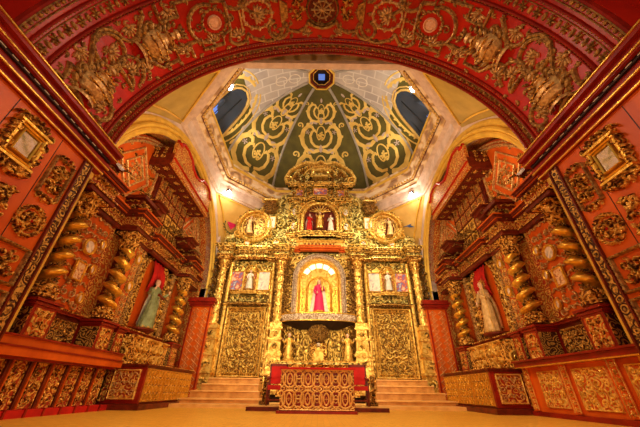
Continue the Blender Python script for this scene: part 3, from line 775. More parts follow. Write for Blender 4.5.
def statue(name, label, loc, ht, face, robe, mantle, hair=HAIR, extra=None, group=None, sway=0., arms='pray', halo=True):
    """robed figure; face = direction it looks to (angle about z)"""
    root = thing(name, label, 'statue', loc, group); k = ht / 1.7
    cf, sf = cos(face), sin(face)
    def M(x, y, z): return (loc[0] + k * (x * -sf + y * cf), loc[1] + k * (x * cf + y * sf), loc[2] + k * z)   # y = forward
    # body with folds, one continuous surface from hem to neck and head
    prof = [(0, .27, .20), (.04, .28, .21), (.30, .25, .18), (.60, .22, .16), (.85, .20, .14), (1.0, .155, .115), (1.12, .17, .12), (1.27, .20, .12), (1.36, .205, .11), (1.42, .13, .085), (1.45, .06, .06), (1.49, .052, .055), (1.515, .07, .075), (1.56, .083, .092), (1.61, .085, .098), (1.66, .078, .09), (1.70, .05, .06), (1.715, .01, .01)]
    b = B(M)
    def f(i, j):
        q = j * (len(prof) - 1); n = min(int(q + 1e-6), len(prof) - 1); z, rx, ry = prof[n]; t = 2 * PI * i
        fold = 1 + (.09 * cos(9 * t + z * 2) if z < .95 else .03 * cos(7 * t) if z < 1.4 else 0)
        sx = sway * sin(z * 1.8)
        return (rx * cos(t) * fold + sx, ry * sin(t) * fold, z)
    b.grid(f, 28, len(prof) - 1, True)
    nn = len(b.V)
    # split colour: the robe up to the neck, the head as skin
    cut = 9 * 28
    robeF = [q for q in b.F if max(q) < cut + 28 + 28]; headF = [q for q in b.F if max(q) >= cut + 56]
    b2 = B(); b2.V = b.V[:]; b2.F = headF; b.F = robeF
    hd = B(); used = sorted({i for q in b2.F for i in q}); ix = {o: n for n, o in enumerate(used)}; hd.V = [b2.V[i] for i in used]; hd.F = [tuple(ix[i] for i in q) for q in b2.F]
    used = sorted({i for q in b.F for i in q}); ix = {o: n for n, o in enumerate(used)}; b.V = [b.V[i] for i in used]; b.F = [tuple(ix[i] for i in q) for q in b.F]
    hd.M = M; sx = sway * sin(1.6 * 1.8)
    hd.ball((sx, .098, 1.585), .016, 6, 4, .8, 1.2, 1.5)           # nose
    for s2 in (-1, 1): hd.ball((sx + s2 * .084, 0, 1.59), .018, 6, 4, .5, 1, 1.4)
    b.build('robe', robe, root, True); hd.build('head', SKIN, root, True)
    e = B(M)
    for s2 in (-1, 1): e.ball((sx + s2 * .033, .082, 1.61), .011, 6, 4, 1.2, .6, .7)
    e.ball((sx, .092, 1.55), .018, 6, 4, 1.1, .4, .35); e.build('eyes_and_mouth', HAIR, root)
    h = B(M); h.grid(lambda i, j: (sx + .097 * cos(PI * (.0 + i)) * cos(.5 * PI * j) * (1 if True else 1), -.02 - .10 * sin(PI * i) * cos(.5 * PI * j), 1.62 + .10 * sin(.5 * PI * j)), 10, 5)
    h.grid(lambda i, j: (sx + (.095 + .05 * j) * cos(PI * i), -.015 - (.09 + .04 * j) * sin(PI * i), 1.62 - .28 * j), 10, 4)
    h.grid(lambda i, j: (sx + .09 * cos(PI * i) * cos(.5 * PI * j), .05 * sin(PI * i) * cos(.5 * PI * j) - .02, 1.635 + .09 * sin(.5 * PI * j)), 10, 4); h.build('hair', hair, root, True)
    a = B(M); hn = B(M)
    for s2 in (-1, 1):
        if arms == 'pray': pts = [(s2 * .185, 0, 1.34, 1.1), (s2 * .25, .06, 1.12, 1.0), (s2 * .14, .19, 1.16, .75), (s2 * .05, .23, 1.22, .6)]
        elif arms == 'open': pts = [(s2 * .185, 0, 1.34, 1.1), (s2 * .29, .05, 1.13, 1.0), (s2 * .33, .20, 1.16, .75), (s2 * .36, .30, 1.24, .6)]
        else: pts = [(s2 * .185, 0, 1.34, 1.1), (s2 * .25, .04, 1.12, 1.0), (s2 * .18, .18, 1.02 + .12 * s2, .75), (s2 * .10, .24, 1.06 + .16 * s2, .6)]
        a.tube(pts, .062, 8); x, y, z = pts[-1][:3]
        hn.ball((x, y + .02, z + .03), .032, 7, 5, .7, .9, 1.3)
        for q in range(4): hn.tube([(x + (q - 1.5) * .013, y + .03, z + .055, 1), (x + (q - 1.5) * .014, y + .04, z + .09 - abs(q - 1.6) * .006, .9), (x + (q - 1.5) * .014, y + .05, z + .115 - abs(q - 1.6) * .01, .6)], .0085, 5)
        hn.tube([(x - s2 * .02, y + .02, z + .02, 1), (x - s2 * .045, y + .045, z + .05, .8)], .009, 5)
    a.build('sleeves', robe, root, True); hn.build('hands', SKIN, root, True)
    m = B(M)
    def mf(i, j):
        t = PI * (1.06 + .88 * i); z = 1.42 - 1.30 * j; w_ = .17 + .15 * min(1, j * 2.2) + .03 * j
        return (sway * sin(z * 1.8) + w_ * cos(t) * (1 + .06 * sin(14 * i + 3 * j)), w_ * .72 * sin(t) * (1 + .12 * cos(16 * i)) - .01, z)
    m.grid(mf, 22, 10); m.build('mantle', mantle, root, True)
    p = B(M); p.lathe(0, 0, [(.26, -.10), (.30, -.07), (.25, -.03), (.27, 0)], 14) if False else p.grid(lambda i, j: ([.28, .31, .25, .27][int(j * 3 + .01)] * cos(2 * PI * i), [.28, .31, .25, .27][int(j * 3 + .01)] * .8 * sin(2 * PI * i), [0, .03, .05, .075][int(j * 3 + .01)] - .02), 14, 3, True); p.build('pedestal', GOLDY, root)
    if halo:
        g = B(M)
        for q in range(14): t = 2 * PI * q / 14; g.tube([(sx + .10 * cos(t), -.06, 1.63 + .10 * sin(t), 1), (sx + (.19 + .05 * (q % 2)) * cos(t), -.06, 1.63 + (.19 + .05 * (q % 2)) * sin(t), .4)], .010, 4)
        g.tube([(sx + .12 * cos(2 * PI * q / 16), -.06, 1.63 + .12 * sin(2 * PI * q / 16)) for q in range(17)], .012, 5); g.build('halo', GOLDY, root)
    if extra: extra(M, root)
    return root
def painting(M, u, v, w_, h_, lift, label, group=None, mat=PIC1, arch=False, fr=.05, frm=GOLDP, oval=False, name='painting'):
    o = thing(name, label, 'painting', M(u, v, lift), group)
    if oval:
        b = B(lambda a, c, q: M(a, c, q + lift)); b.blob(u, v, w_ / 2, h_ / 2, .02, 0, 0, 18); b.build('canvas', mat, o)
        b = B(lambda a, c, q: M(a, c, q + lift)); p = arc(u, v, w_ / 2, h_ / 2, 0, 360, 22); b.sweep(p, fr, .06); b.beads(p, fr * .5, .085, fr * 1.2); b.build('frame', frm, o)
        return o
    pts = [(u - w_ / 2, v - h_ / 2), (u + w_ / 2, v - h_ / 2)]
    pts += [(u + w_ / 2 * cos(R(t)), v + h_ / 2 - w_ * .35 + w_ * .35 * sin(R(t))) for t in range(0, 181, 20)] if arch else [(u + w_ / 2, v + h_ / 2), (u - w_ / 2, v + h_ / 2)]
    B(M).poly(pts, lift, lift + .02).build('canvas', mat, o)
    b = B(lambda a, c, q: M(a, c, q + lift)); b.sweep(pts, fr, .06, 0, True); b.beads(pts + [pts[0]], fr * .5, .08, fr * 1.6); b.build('frame', frm, o)
    return o

# ================================================================== PIER ORNAMENTS
for sg in (-1, 1):
    M = pier(sg); SD = 'left' if sg < 0 else 'right'
    def blobs_around(b, u, v, ru, rv, n, r, h, p=1):
        for q in range(n):
            t = 2 * PI * q / n; b.blob(u + ru * cos(t), v + rv * sin(t), r * (1 + .3 * (q % 2)), r * .55, h, t + p, 0, 7)
    du = 0 if sg < 0 else .16
    o = thing('framed_mirror', 'small mirror in a heavy gilded scrollwork frame high on the %s orange pier' % SD, 'mirror', M(3.45 + du, 3.8, 0), 'framed mirrors on the piers')
    B(M).box(3.32 + du, 3.56 + du, 3.65, 3.99, .05, .08).build('mirror_glass', MIR, o)
    b = B(M)
    for k, (w_, h) in enumerate(((.03, .12), (.05, .10))):
        e = .03 + k * .07; b.sweep([(3.32 - e + du, 3.65 - e), (3.56 + e + du, 3.65 - e), (3.56 + e + du, 3.99 + e), (3.32 - e + du, 3.99 + e)], w_, h, 0, True)
    b.box(3.18 + du, 3.22 + du, 3.55, 4.1, 0, .1).box(3.66 + du, 3.70 + du, 3.55, 4.1, 0, .1).box(3.15 + du, 3.73 + du, 3.46, 3.5, 0, .12).box(3.15 + du, 3.73 + du, 4.12, 4.16, 0, .12)
    b.build('frame', GOLDP, o)
    b = B(M)
    blobs_around(b, 3.44 + du, 3.82, .30, .42, 22, .07, .12); blobs_around(b, 3.44 + du, 3.4, .22, .08, 9, .07, .12); blobs_around(b, 3.44 + du, 4.26, .2, .07, 9, .06, .12)
    for s2 in (-1, 1):
        for vv in (3.42, 3.68, 3.98, 4.2): b.sweep(spiral(3.44 + du + s2 * .26, vv, .10, 1.2, 1 + vv * 2, s2), .022, .12)
    b.build('scrollwork', GOLDR, o)
    u, v = 4.21 + (.03 if sg > 0 else 0), 3.72
    o = thing('carved_cartouche', 'openwork gilded cartouche beside the strip of rosettes, upper part of the %s pier' % SD, 'ornament', M(u, v, 0), 'cartouches on the piers')
    b = B(M); b.sweep([(u - .20, v - .38), (u + .20, v - .38), (u + .20, v + .38), (u - .20, v + .38)], .028, .07, 0, True); b.beads([(u - .20, v - .38), (u + .20, v - .38), (u + .20, v + .38), (u - .20, v + .38), (u - .2, v - .38)], .018, .09, .05); b.build('frame', RELIEF, o)
    b = B(M)
    for s2 in (-1, 1):
        for s3 in (-1, 1): b.sweep(spiral(u + s2 * .10, v + s3 * .15, .10, 1.3, s3, s2 * s3), .022, .08)
    b.rosette(u, v, .09, 7, .1); blobs_around(b, u, v, .12, .26, 12, .04, .08); blobs_around(b, u, v - .42, .15, .04, 7, .045, .09); blobs_around(b, u, v + .42, .15, .04, 7, .045, .09)
    b.build('openwork', GOLDR, o)
    u, v = 4.19 + (.02 if sg > 0 else 0), 2.84
    o = thing('round_rosette', 'large round gilded rosette with a beaded rim on the %s orange pier' % SD, 'rosette', M(u, v, 0), 'round rosettes on the piers')
    b = B(M); b.sweep(arc(u, v, .22, .24, 0, 360, 26), .03, .07); blobs_around(b, u, v, .23, .25, 26, .035, .09, .6); b.sweep(arc(u, v, .13, .14, 0, 360, 18), .02, .06); b.build('rim', GOLDR, o)
    b = B(M); b.rosette(u, v, .12, 9, .09); b.rosette(u, v, .19, 12, .05); b.build('flower', GOLDR, o)
    B(M).blob(u, v, .035, .035, .13).build('red_boss', REDC, o)
    # framed panels below
    o = thing('wall_relief', 'gilded open panel with crossed scrolls in a beaded frame, low on the %s pier' % SD, 'panel', M(4.2, 2.1, 0), 'framed carved panels on the piers')
    u, v = 4.17, 2.08
    for (v_, k) in ((2.13, 0), (1.45, 1)):
        p = [(3.9, v_ - .28), (4.45, v_ - .28), (4.45, v_ + .28), (3.9, v_ + .28)]
        b = B(M); b.sweep(p, .035, .07, 0, True); b.beads(p + [p[0]], .022, .09, .055); b.build('frame', RELIEF, o)
        b = B(M)
        for s2 in (-1, 1):
            for s3 in (-1, 1): b.sweep(spiral(u + s2 * .10, v_ + s3 * .10, .10, 1.2, s3 + s2, s2 * s3), .022, .07)
        b.rosette(u, v_, .08, 8, .08); b.build('crossed_scrolls', GOLDR, o)
    u = 3.66 + du; v = 2.75
    o = thing('large_carved_frame', 'corner of a large dark picture in a leafy gilded frame below the mirror, %s pier' % SD, 'painting', M(3.4, 2.7, 0), 'large framed pictures on the piers')
    B(M).box(3.0 + du * .6, 3.44 + du * .6, 2.2, 2.72, 0, .04).build('canvas', plain('dark_canvas_%s' % SD, (.06, .07, .06), (.03, .03, .03), 5, .5), o)
    b = B(M); p = [(2.98 + du * .6, 2.18), (3.46 + du * .6, 2.18), (3.46 + du * .6, 2.74), (2.98 + du * .6, 2.74)]; b.sweep(p, .04, .1, 0, True); b.beads(p + [p[0]], .025, .12, .06); b.build('frame', GOLDP, o)
    b = B(M); rg = random.Random(5)
    for _ in range(46):
        a = rg.random()
        x = 3.52 + du * .6 + rg.random() * .22; y = 2.3 + rg.random() * .85
        b.blob(x, y, .05 + .03 * rg.random(), .03, .09, rg.random() * 6, 0, 6)
    b.build('leafy_surround', GOLDR, o)

# ================================================================== SIDE ALTARPIECES
def side_altar(sg):
    M = side(sg); SD = 'left' if sg < 0 else 'right'
    root = thing('side_altarpiece', 'tall red and gold carved side altarpiece filling the %s arch, twisted columns and canopy' % SD, 'altarpiece', (sg * 6.6, 10.5, 0), 'side altarpieces')
    B(M).box(5.0, 15.0, 0, 5.6, -.6, -.04).build('back_panelling', FIL_ORG, root)
    # predella with pedestals
    cols = [(6.35, .55), (8.5, .52), (12.9, .52)]
    b = B(M).box(5.0, 14.2, 1.0, 2.1, -.04, .22); b.build('predella', ORD, root)
    for u, h in cols + [(5.15, .45), (9.35, .40)]:
        w_ = .30 if u != 9.35 else .2
        q = B(M).box(u - w_, u + w_, 1.1, 2.05, .2, h + .28); pd = q.build('pedestal', CRIMD, root)
        f = B(M).box(u - w_ + .08, u + w_ - .08, 1.30, 1.90, h + .28, h + .30); f.build('carved_panel', FIL_ORG, pd)
        f = B(M).box(u - w_ - .01, u - w_, 1.15, 1.9, .3, h + .28).box(u + w_, u + w_ + .01, 1.15, 1.9, .3, h + .28); f.build('carved_side', FIL_DRK, pd)
        f = B(lambda a, c, q_: M(a, c, q_ + h + .30)); arabesque(f, u - w_ + .10, u + w_ - .10, 1.32, 1.88, .2, .016, .03, int(u * 3)); f.build('scrollwork', GOLDR, pd)
        f = B(M)
        for v, e in ((1.16, .03), (1.96, .03), (2.03, .07)): f.box(u - w_ - e, u + w_ + e, v, v + .055, .1, h + .28 + e)
        f.build('pedestal_moulding', CRIMD, pd)
    for u0, u1, h in ((6.72, 8.12, .23), (8.9, 9.1, .23), (5.5, 6.0, .23), (9.6, 12.4, .23)):
        panel(M, u0, u1, 1.22, 1.95, h, root, FIL_DRK, GOLDR, .05, 'predella_panel', .27, GOLDR, int(u0 * 7))  # dark ground stands in for recess shade between the pedestals
    cornice_run(M, [(5.0, 14.2, .3), (9.6, 12.3, .5)], 2.05, [(0, .05, .02), (.05, .10, .06)], 'predella_cornice', CRIMD, root, GOLDR)
    # columns
    for i, (u, h) in enumerate(cols):
        c = twisted_column(M, u, h, 2.15, 4.75, .235, root, 4.4, GOLDP, GOLDD, 1 if i else -1, .55, .30)
    # panels between columns
    p = B(M).box(6.72, 8.14, 2.15, 4.85, -.04, .16); p.build('wall_panel', ORW, root)
    for x0, x1 in ((6.74, 6.88), (7.98, 8.12)):
        f = B(M).box(x0, x1, 2.2, 4.8, .16, .19); f.build('beaded_strip', FIL_RED, root)
    f = B(lambda a, c, q: M(a, c, q + .17)); arabesque(f, 6.92, 7.94, 2.2, 4.8, .25, .02, .05, 9); f.build('panel_arabesque', RELIEFP, root)
    for x0, x1, m_ in ((8.86, 9.02, ORD), (9.04, 9.16, FIL_DRK), (9.2, 9.36, ORW), (9.40, 9.72, FIL_ORG), (9.76, 9.9, FIL_DRK), (12.2, 12.5, FIL_DRK), (13.2, 13.6, ORW)):
        f = B(M).box(x0, x1, 2.15, 4.85, -.04, .26 if m_ is not ORD else .12); o = f.build('pilaster_strip', m_, root)
        if m_ in (FIL_ORG, FIL_DRK):
            f = B(lambda a, c, q: M(a, c, q + .26)); f.beads([(x0 + .02, 2.2), (x0 + .02, 4.8)], .014, .03, .05); f.beads([(x1 - .02, 2.2), (x1 - .02, 4.8)], .014, .03, .05)
            for q in range(11): f.rosette((x0 + x1) / 2, 2.3 + q * .24, (x1 - x0) * .3, 6, .04)
            f.build('beading', RELIEFP, o)
    # niche: arch, recess, red drapery, bracket
    b = B(M); NU, NR, NZ = 11.05, .85, 4.15
    ar = [(NU + NR, 2.2)] + [(NU + NR * cos(R(t)), NZ + NR * sin(R(t))) for t in range(0, 181, 12)] + [(NU - NR, 2.2)]
    b.sweep(ar, .09, .16, .1); b.sweep([(NU + (x - NU) * 1.18, NZ + (y - NZ) * (1.18 if y > NZ else 1)) for x, y in ar], .05, .12, .1); b.beads(ar, .04, .30, .12)
    nc = b.build('niche_arch', GOLDR, root)
    B(M).poly(ar, -.03, .10).build('niche_back', ORW, nc)
    b = B(M)
    for s2 in (-1, 1):
        b.sweep(spiral(NU + s2 * 1.02, 4.95, .22, 1.4, 1, s2), .05, .2); b.sweep(spiral(NU + s2 * 1.1, 3.2, .18, 1.4, 1, s2), .04, .2)
        for q in range(7): b.blob(NU + s2 * (1.08 + .05 * (q % 2)), 2.5 + q * .33, .10, .06, .2, q, .1)
    b.build('niche_scrolls', GOLDY, nc)
    dr = B(M)
    def df(i, j):
        uu = NU - .35 + .98 * i; top = NZ + math.sqrt(max(.02, NR * NR * .8 - (uu - NU) ** 2)); z = top - (top - 3.55 - .2 * abs(i - .5)) * j
        return (uu, z, .17 + .05 * sin(i * 26 + j * 2) + .08 * sin(PI * j))
    dr.grid(df, 36, 8); dr.build('red_drapery', REDC, nc, True)
    b = B(M); b.lathe(10.95, .25, [(.05, 1.75), (.22, 1.9), (.30, 2.1), (.42, 2.22), (.5, 2.25), (.5, 2.3), (.0, 2.3)], 14, 'v'); b.build('statue_bracket', ORD, nc)
    # gilded tabernacle front with scrolls on the side altar
    b = B(M); b.box(9.75, 12.2, 1.15, 1.95, .3, .85); tb = b.build('altar_tabernacle', GOLDR, root)
    f = B(lambda a, c, q: M(a, c, q + .85))
    for s2 in (-1, 1):
        for cx in (10.4, 11.4): f.sweep(spiral(cx + s2 * .2, 1.7, .2, 1.4, 1.5, s2), .045, .1); f.sweep(spiral(cx - s2 * .2, 1.35, .16, 1.3, 4.5, s2), .04, .1)
    f.sweep([(9.8, 1.92), (12.15, 1.92)], .04, .1); f.build('tabernacle_scrolls', GOLDY, tb)
    g = B(lambda a, c, q: (sg * (6.6 - .3 - a), 9.75 - q, c))     # the end that looks to the nave
    g.sweep(spiral(.16, 1.72, .16, 1.5, 0, 1), .035, .08).sweep(spiral(.36, 1.42, .18, 1.5, 2, -1), .035, .08).sweep([(.02, 1.2), (.5, 1.2)], .03, .08); g.build('end_scrolls', GOLDY, tb)
    # first entablature
    segs = [(5.0, 14.9, .30), (5.9, 6.85, .86), (8.1, 8.95, .84), (12.5, 13.4, .84), (9.9, 12.2, .45)]
    cornice_run(M, segs, 4.78, [(0, .10, .02), (.10, .14, .05)], 'architrave', ORD, root, GOLDR)
    cornice_run(M, [(a, c, h - .06) for a, c, h in segs], 4.92, [(0, .30, 0)], 'frieze', FIL_RED, root)
    cornice_run(M, segs, 5.22, [(0, .07, .03), (.07, .13, .08), (.13, .20, .14), (.20, .25, .18)], 'main_cornice', ORD, root, ORW)
    f = B(M)
    for a, c, h in segs:
        k = a
        while k < c: f.box(k, k + .06, 5.15, 5.22, h - .1, h + .06); k += .12
    f.build('dentils', GOLDR, root)
    # brackets and blocks over the columns
    for u in (6.38, 8.52, 12.95):
        q = B(M).box(u - .34, u + .34, 5.47, 6.05, -.04, .62).box(u - .42, u + .42, 5.98, 6.10, -.04, .74); pd = q.build('upper_pedestal', ORD, root)
        f = B(lambda a, c, q_: M(a, c, q_ + .62)); arabesque(f, u - .3, u + .3, 5.52, 5.95, .2, .02, .05, 4); f.rosette(u, 5.74, .14, 8, .07); f.build('carving', GOLDR, pd)
        f = B(lambda a, c, q_: (sg * (6.6 - a), u - .34 - q_, c)); arabesque(f, .02, .58, 5.52, 5.95, .2, .02, .05, 4); f.build('side_carving', GOLDR, pd)
    # lunette with coffers and lozenge
    hp = lambda r_: [(10.5 + r_ * cos(R(t)), 5.0 + r_ * sin(R(t))) for t in range(6, 175, 6)]
    lu = B(M).poly([(10.5 + 4.5, 5.4)] + hp(4.5) + [(10.5 - 4.5, 5.4)], -.10, .06).build('lunette', ORW, root)
    g = B(lambda a, c, q: M(a, c, q + .06))
    for (cx, cy, sx_, sy_) in ((8.0, 7.05, .85, 1.1), (13.0, 7.05, .85, 1.1)):
        for k_ in (1, .62): g.sweep([(cx - sx_ * k_, cy), (cx, cy - sy_ * k_), (cx + sx_ * k_, cy), (cx, cy + sy_ * k_)], .05, .08, 0, True)
        arabesque(g, cx - .32, cx + .32, cy - .4, cy + .4, .2, .022, .05, 2)
        for s2 in (-1, 1):
            for s3 in (-1, 1): arabesque(g, cx + s2 * .8 - .3, cx + s2 * .8 + .3, cy + s3 * .95 - .35, cy + s3 * .95 + .35, .22, .022, .05, 5)
    g.sweep([(10.5 + 4.25 * cos(R(t)), 5.0 + 4.25 * sin(R(t))) for t in range(10, 172, 4)], .06, .1)
    g.beads([(10.5 + 4.38 * cos(R(t)), 5.0 + 4.38 * sin(R(t))) for t in range(10, 172, 3)], .05, .12, .16)
    for x in (6.9, 9.15, 11.85, 14.1): g.sweep([(x, 5.6), (x, 8.0 if 8 < x < 13 else 6.9)], .045, .08)
    g.build('lunette_strapwork', RELIEFP, lu)
    g = B(lambda a, c, q: M(a, c, q + .06))
    rg = random.Random(8)
    for _ in range(150):
        t = R(15 + rg.random() * 150); r_ = 1.4 + rg.random() * 2.7; x, y = 10.5 + r_ * cos(t), 5.2 + r_ * sin(t)
        if y > 5.6: g.rosette(x, y, .11, 5, .05)
    g.build('lunette_flowers', GOLDR, lu)
    # upper storey with yellow coffers
    us = B(M).box(9.3, 12.1, 5.47, 7.86, -.04, .14).build('upper_storey', ORD, root)
    for i in range(5):
        for j in range(4):
            u0 = 9.45 + i * .52; v0 = 5.75 + j * .55
            cf_ = B(M).box(u0, u0 + .42, v0, v0 + .45, .14, .19).build('coffer', FIL_RED if j > 1 or i < 2 else GOLDY, us)
            B(lambda a_, c_, q_: M(a_, c_, q_ + .19)).rosette(u0 + .21, v0 + .225, .17, 6, .05).build('coffer_rosette', RELIEF, cf_)
    f = B(lambda a, c, q: M(a, c, q + .14))
    for i in range(6): f.sweep([(9.40 + i * .525, 5.7), (9.40 + i * .525, 7.95)], .022, .05)
    for j in range(5): f.sweep([(9.35, 5.7 + j * .55), (12.1, 5.7 + j * .55)], .022, .05)
    f.build('coffer_grid', ORD, us)
    # canopy: projecting box with coffered underside and an ogee front
    top = [(8.5, 8.95), (8.75, 8.95), (8.85, 9.15), (9.3, 9.22), (9.8, 9.1), (10.1, 8.85), (10.5, 8.75), (10.9, 8.85), (11.2, 9.1), (11.7, 9.2), (12.15, 9.1), (12.3, 8.85), (12.5, 8.85)]
    cb = B(M).box(8.5, 12.5, 7.85, 8.35, -.04, .92).box(8.55, 12.45, 8.3, 8.7, -.04, .74).build('canopy', ORD, root)
    f = B(M).poly([(8.55, 8.3)] + top + [(12.45, 8.3)], .80, .94).poly([(8.52, 7.86), (12.48, 7.86), (12.48, 8.32), (8.52, 8.32)], .90, .94).box(8.5, 12.5, 7.8, 7.9, .88, 1.0); f.build('canopy_front', FIL_ORG, cb)
    e = B(lambda a, c, q: M(a, c, q + .86)); e.sweep(top, .07, .16); e.beads([(x, y + .07) for x, y in top], .045, .14, .14); e.sweep([(8.5, 8.12), (12.5, 8.12)], .03, .16); e.build('canopy_edge', REDC if False else CRIM, cb)
    e = B(lambda a, c, q: (sg * (6.6 - c), a, 7.85 - q))
    for i in range(5): e.sweep([(8.55 + i * .98, .02), (8.55 + i * .98, .8)], .04, .05)
    for j in (.03, .4, .78): e.sweep([(8.5, j), (12.5, j)], .04, .05)
    e.build('soffit_ribs', ORD, cb)
    e = B(lambda a, c, q: (sg * (6.6 - c), a, 7.85 - q)); 
    for i in range(8):
        for j in (.22, .6): e.rosette(8.8 + i * .49, j, .13, 6, .05)
    e.build('soffit_rosettes', GOLDR, cb)
    e = B(lambda a, c, q: (sg * (6.6 - a), 8.5 - q, c)); arabesque(e, .05, .7, 8.1, 8.7, .22, .022, .04, 3); e.build('canopy_end_carving', GOLDR, cb)
    # small projecting sub-canopies and finial clusters under it
    for u, v, h in ((9.4, 6.3, .6), (12.0, 6.1, .9), (12.7, 5.5, .9)):
        q = B(M).box(u - .35, u + .35, v, v + .12, 0, h).box(u - .28, u + .28, v - .14, v, 0, h - .1).box(u - .42, u + .42, v + .12, v + .2, 0, h + .1); o = q.build('bracket_cornice', ORD, root)
        q = B(M).box(u - .43, u + .43, v + .17, v + .21, 0, h + .12); q.build('gilded_edge', GOLDR, o)
    cl = B(M); rg = random.Random(17)
    for _ in range(60):
        u = rg.choice((6.4, 8.5, 11.0, 12.9)) + (rg.random() - .5) * 1.2; v = 4.95 + rg.random() * 1.2; h = .45 + rg.random() * .4
        cl.tube([(u, v, h - .25, 1), (u + .05, v + .12, h, 1.1), (u + .12 * rg.choice((-1, 1)), v + .02, h + .12, .5)], .045, 5)
    cl.build('leaf_clusters', GOLDD, root)
    # lattice pier by the high altar
    q = B(); q.box(sg * 5.22, sg * 6.2, 14.5, 15.1, .15, 3.95); lp = q.build('lattice_pier', ORW, root)
    q = B()
    for z, e in ((3.95, .06), (4.05, .12), (4.16, .18), (4.27, .12)): q.box(sg * 5.22 - sg * e, sg * 6.2 + sg * e, 14.5 - e, 15.1, z, z + .10)
    q.build('pier_cap', CRIMD, lp)
    q = B()
    for e in (-.05, .62):
        pass
    for a, c in ((5.24, 5.30), (6.12, 6.18)): q.box(sg * a, sg * c, 14.46, 14.5, .2, 3.92)
    q.build('pier_edge', CRIMD, lp)
    g = B(lambda a, c, h: (sg * a, 14.5 - h, c))
    z = .35
    while z < 3.8:
        for x in (5.5, 5.92):
            g.sweep([(x, z - .13), (x + .16, z), (x, z + .13), (x - .16, z)], .014, .03, 0, True); g.rosette(x, z, .07, 4, .03)
        z += .26
    g.build('pier_lattice', RELIEFP, lp)
    g = B(lambda a, c, h: (sg * (5.22 - h), a, c)); z = .35
    while z < 3.8: g.sweep([(14.8, z - .13), (15.0, z), (14.8, z + .13), (14.6, z)], .014, .03, 0, True); z += .26
    g.build('pier_side_lattice', RELIEFP, lp)
    # dark twisted bracket leaf beside the pier
    return root
side_altar(-1); side_altar(1)
def saint_extra(kind):
    def f(M, root):
        b = B(M)
        if kind == 'staff':
            b.tube([(.30, .22, .1), (.31, .25, 1.6)], .014, 6); b.ball((.31, .25, 1.62), .04, 8, 5); b.build('staff', GOLDY, root)
        else:
            b.tube([(-.05, .26, 1.12), (.28, .22, 1.05)], .05, 6); b.build('book', ORD, root)
    return f
SAGE = plain('sage_green_cloth', (.34, .40, .20), (.18, .20, .08), 5, .55, 0, .2)
LATT = plain('golden_lattice_wood', (.92, .58, .18), (.66, .34, .08), 9, .4, .2, .2)
BEIGE = plain('beige_gilded_habit', (.86, .60, .28), (.55, .34, .12), 6, .5, .2, .2)
statue('saint_statue', 'painted saint in sage green and white in the left niche before red drapery', (-6.6 + .42, 10.95, 2.33), 1.75, -.25, SAGE, WHT, sway=.10, arms='open', halo=False, extra=saint_extra('book'))
statue('saint_statue', 'crowned saint in beige gilded habit standing in the right niche before red drapery', (6.6 - .42, 10.95, 2.33), 1.80, PI + .25, BEIGE, BEIGE, hair=GOLDY, sway=.04, arms='hold', extra=saint_extra('staff'))
for sg in (-1, 1):
    M = side(sg); SD = 'left' if sg < 0 else 'right'
    painting(M, 7.42, 3.15, .34, .46, .22, 'small gilt-framed oil picture between the first two twisted columns of the %s altarpiece' % SD, 'small pictures between columns', PIC3, fr=.045)
    painting(M, 7.42, 3.85, .40, .40, .22, 'oval picture hanging above the small framed one, %s altarpiece' % SD, 'oval pictures on the side altarpieces', PIC2, oval=True, fr=.04)
    for v, t in ((2.55, 'lowest'), (3.35, 'middle'), (4.1, 'upper')):
        painting(M, 7.86, v, .17, .26, .2, '%s of three tiny oval medallions beside the second column, %s altarpiece' % (t, SD), 'tiny oval medallions', PIC2, oval=True, fr=.025)
    for v, t in ((3.4, 'lower'), (4.35, 'upper')):
        painting(M, 9.56, v, .24, .30, .28, '%s oval medallion on the orange strip beside the niche, %s altarpiece' % (t, SD), 'oval medallions by the niches', PIC2, oval=True, fr=.04)

# ------------------------------------------------------------------ lattice side altar tables
def side_table(sg):
    SD = 'left' if sg < 0 else 'right'
    o = thing('side_altar_table', 'red and gold altar table with carved lattice panels before the %s side altarpiece' % SD, 'altar table', (sg * 5.4, 11.2, 0), 'side altar tables')
    x0, x1, y0, y1 = 4.92, 6.0, 9.5, 13.0
    b = B(); b.box(sg * x0, sg * x1, y0, y1, .15, 1.08); b.build('body', CRIMD, o)
    b = B(); b.box(sg * (x0 - .10), sg * x1, y0 - .08, y1 + .1, .0, .14); b.build('plinth', ORD, o)
    b = B(); b.box(sg * (x0 - .05), sg * x1, y0 - .05, y1 + .03, 1.08, 1.13).box(sg * (x0 - .02), sg * x1, y0 - .02, y1, 1.03, 1.08); b.build('top', ORD, o)
    b = B(); b.box(sg * (x0 - .055), sg * x1, y0 - .055, y1 + .03, 1.115, 1.135); b.build('gilded_edge', GOLDR, o)
    Mf = lambda a, c, h: (sg * a, y0 - h, c)
    panel(Mf, x0 + .12, x0 + .88, .24, .98, .012, o, FIL_RED, GOLDY, .05, 'front_panel', .19, RELIEFP, 11, .035, .013)
    panel(Mf, x0 + .92, x1 - .01, .2, 1.0, .012, o, FIL_RED, GOLDR, .02, 'end_strip', .2, GOLDR, 5, .03, .014)
    Ms = lambda a, c, h: (sg * (x0 - h), a, c)
    for k in range(3):
        u0 = y0 + .10 + k * 1.13
        p = B(Ms).box(u0, u0 + 1.05, .2, 1.0, 0, .015).build('lattice_panel', FIL_GLD, o)
        g = B(Ms)
        for i in range(5):
            for j in range(4):
                cx = u0 + .105 + i * .21; cy = .3 + j * .2
                g.sweep(arc(cx, cy, .085, .085, 0, 360, 10), .014, .04); g.rosette(cx, cy, .055, 4, .045)
        g.sweep([(u0, .2), (u0 + 1.05, .2), (u0 + 1.05, 1.0), (u0, 1.0)], .02, .045, 0, True)
        g.build('lattice', GOLDP, p)
side_table(-1); side_table(1)

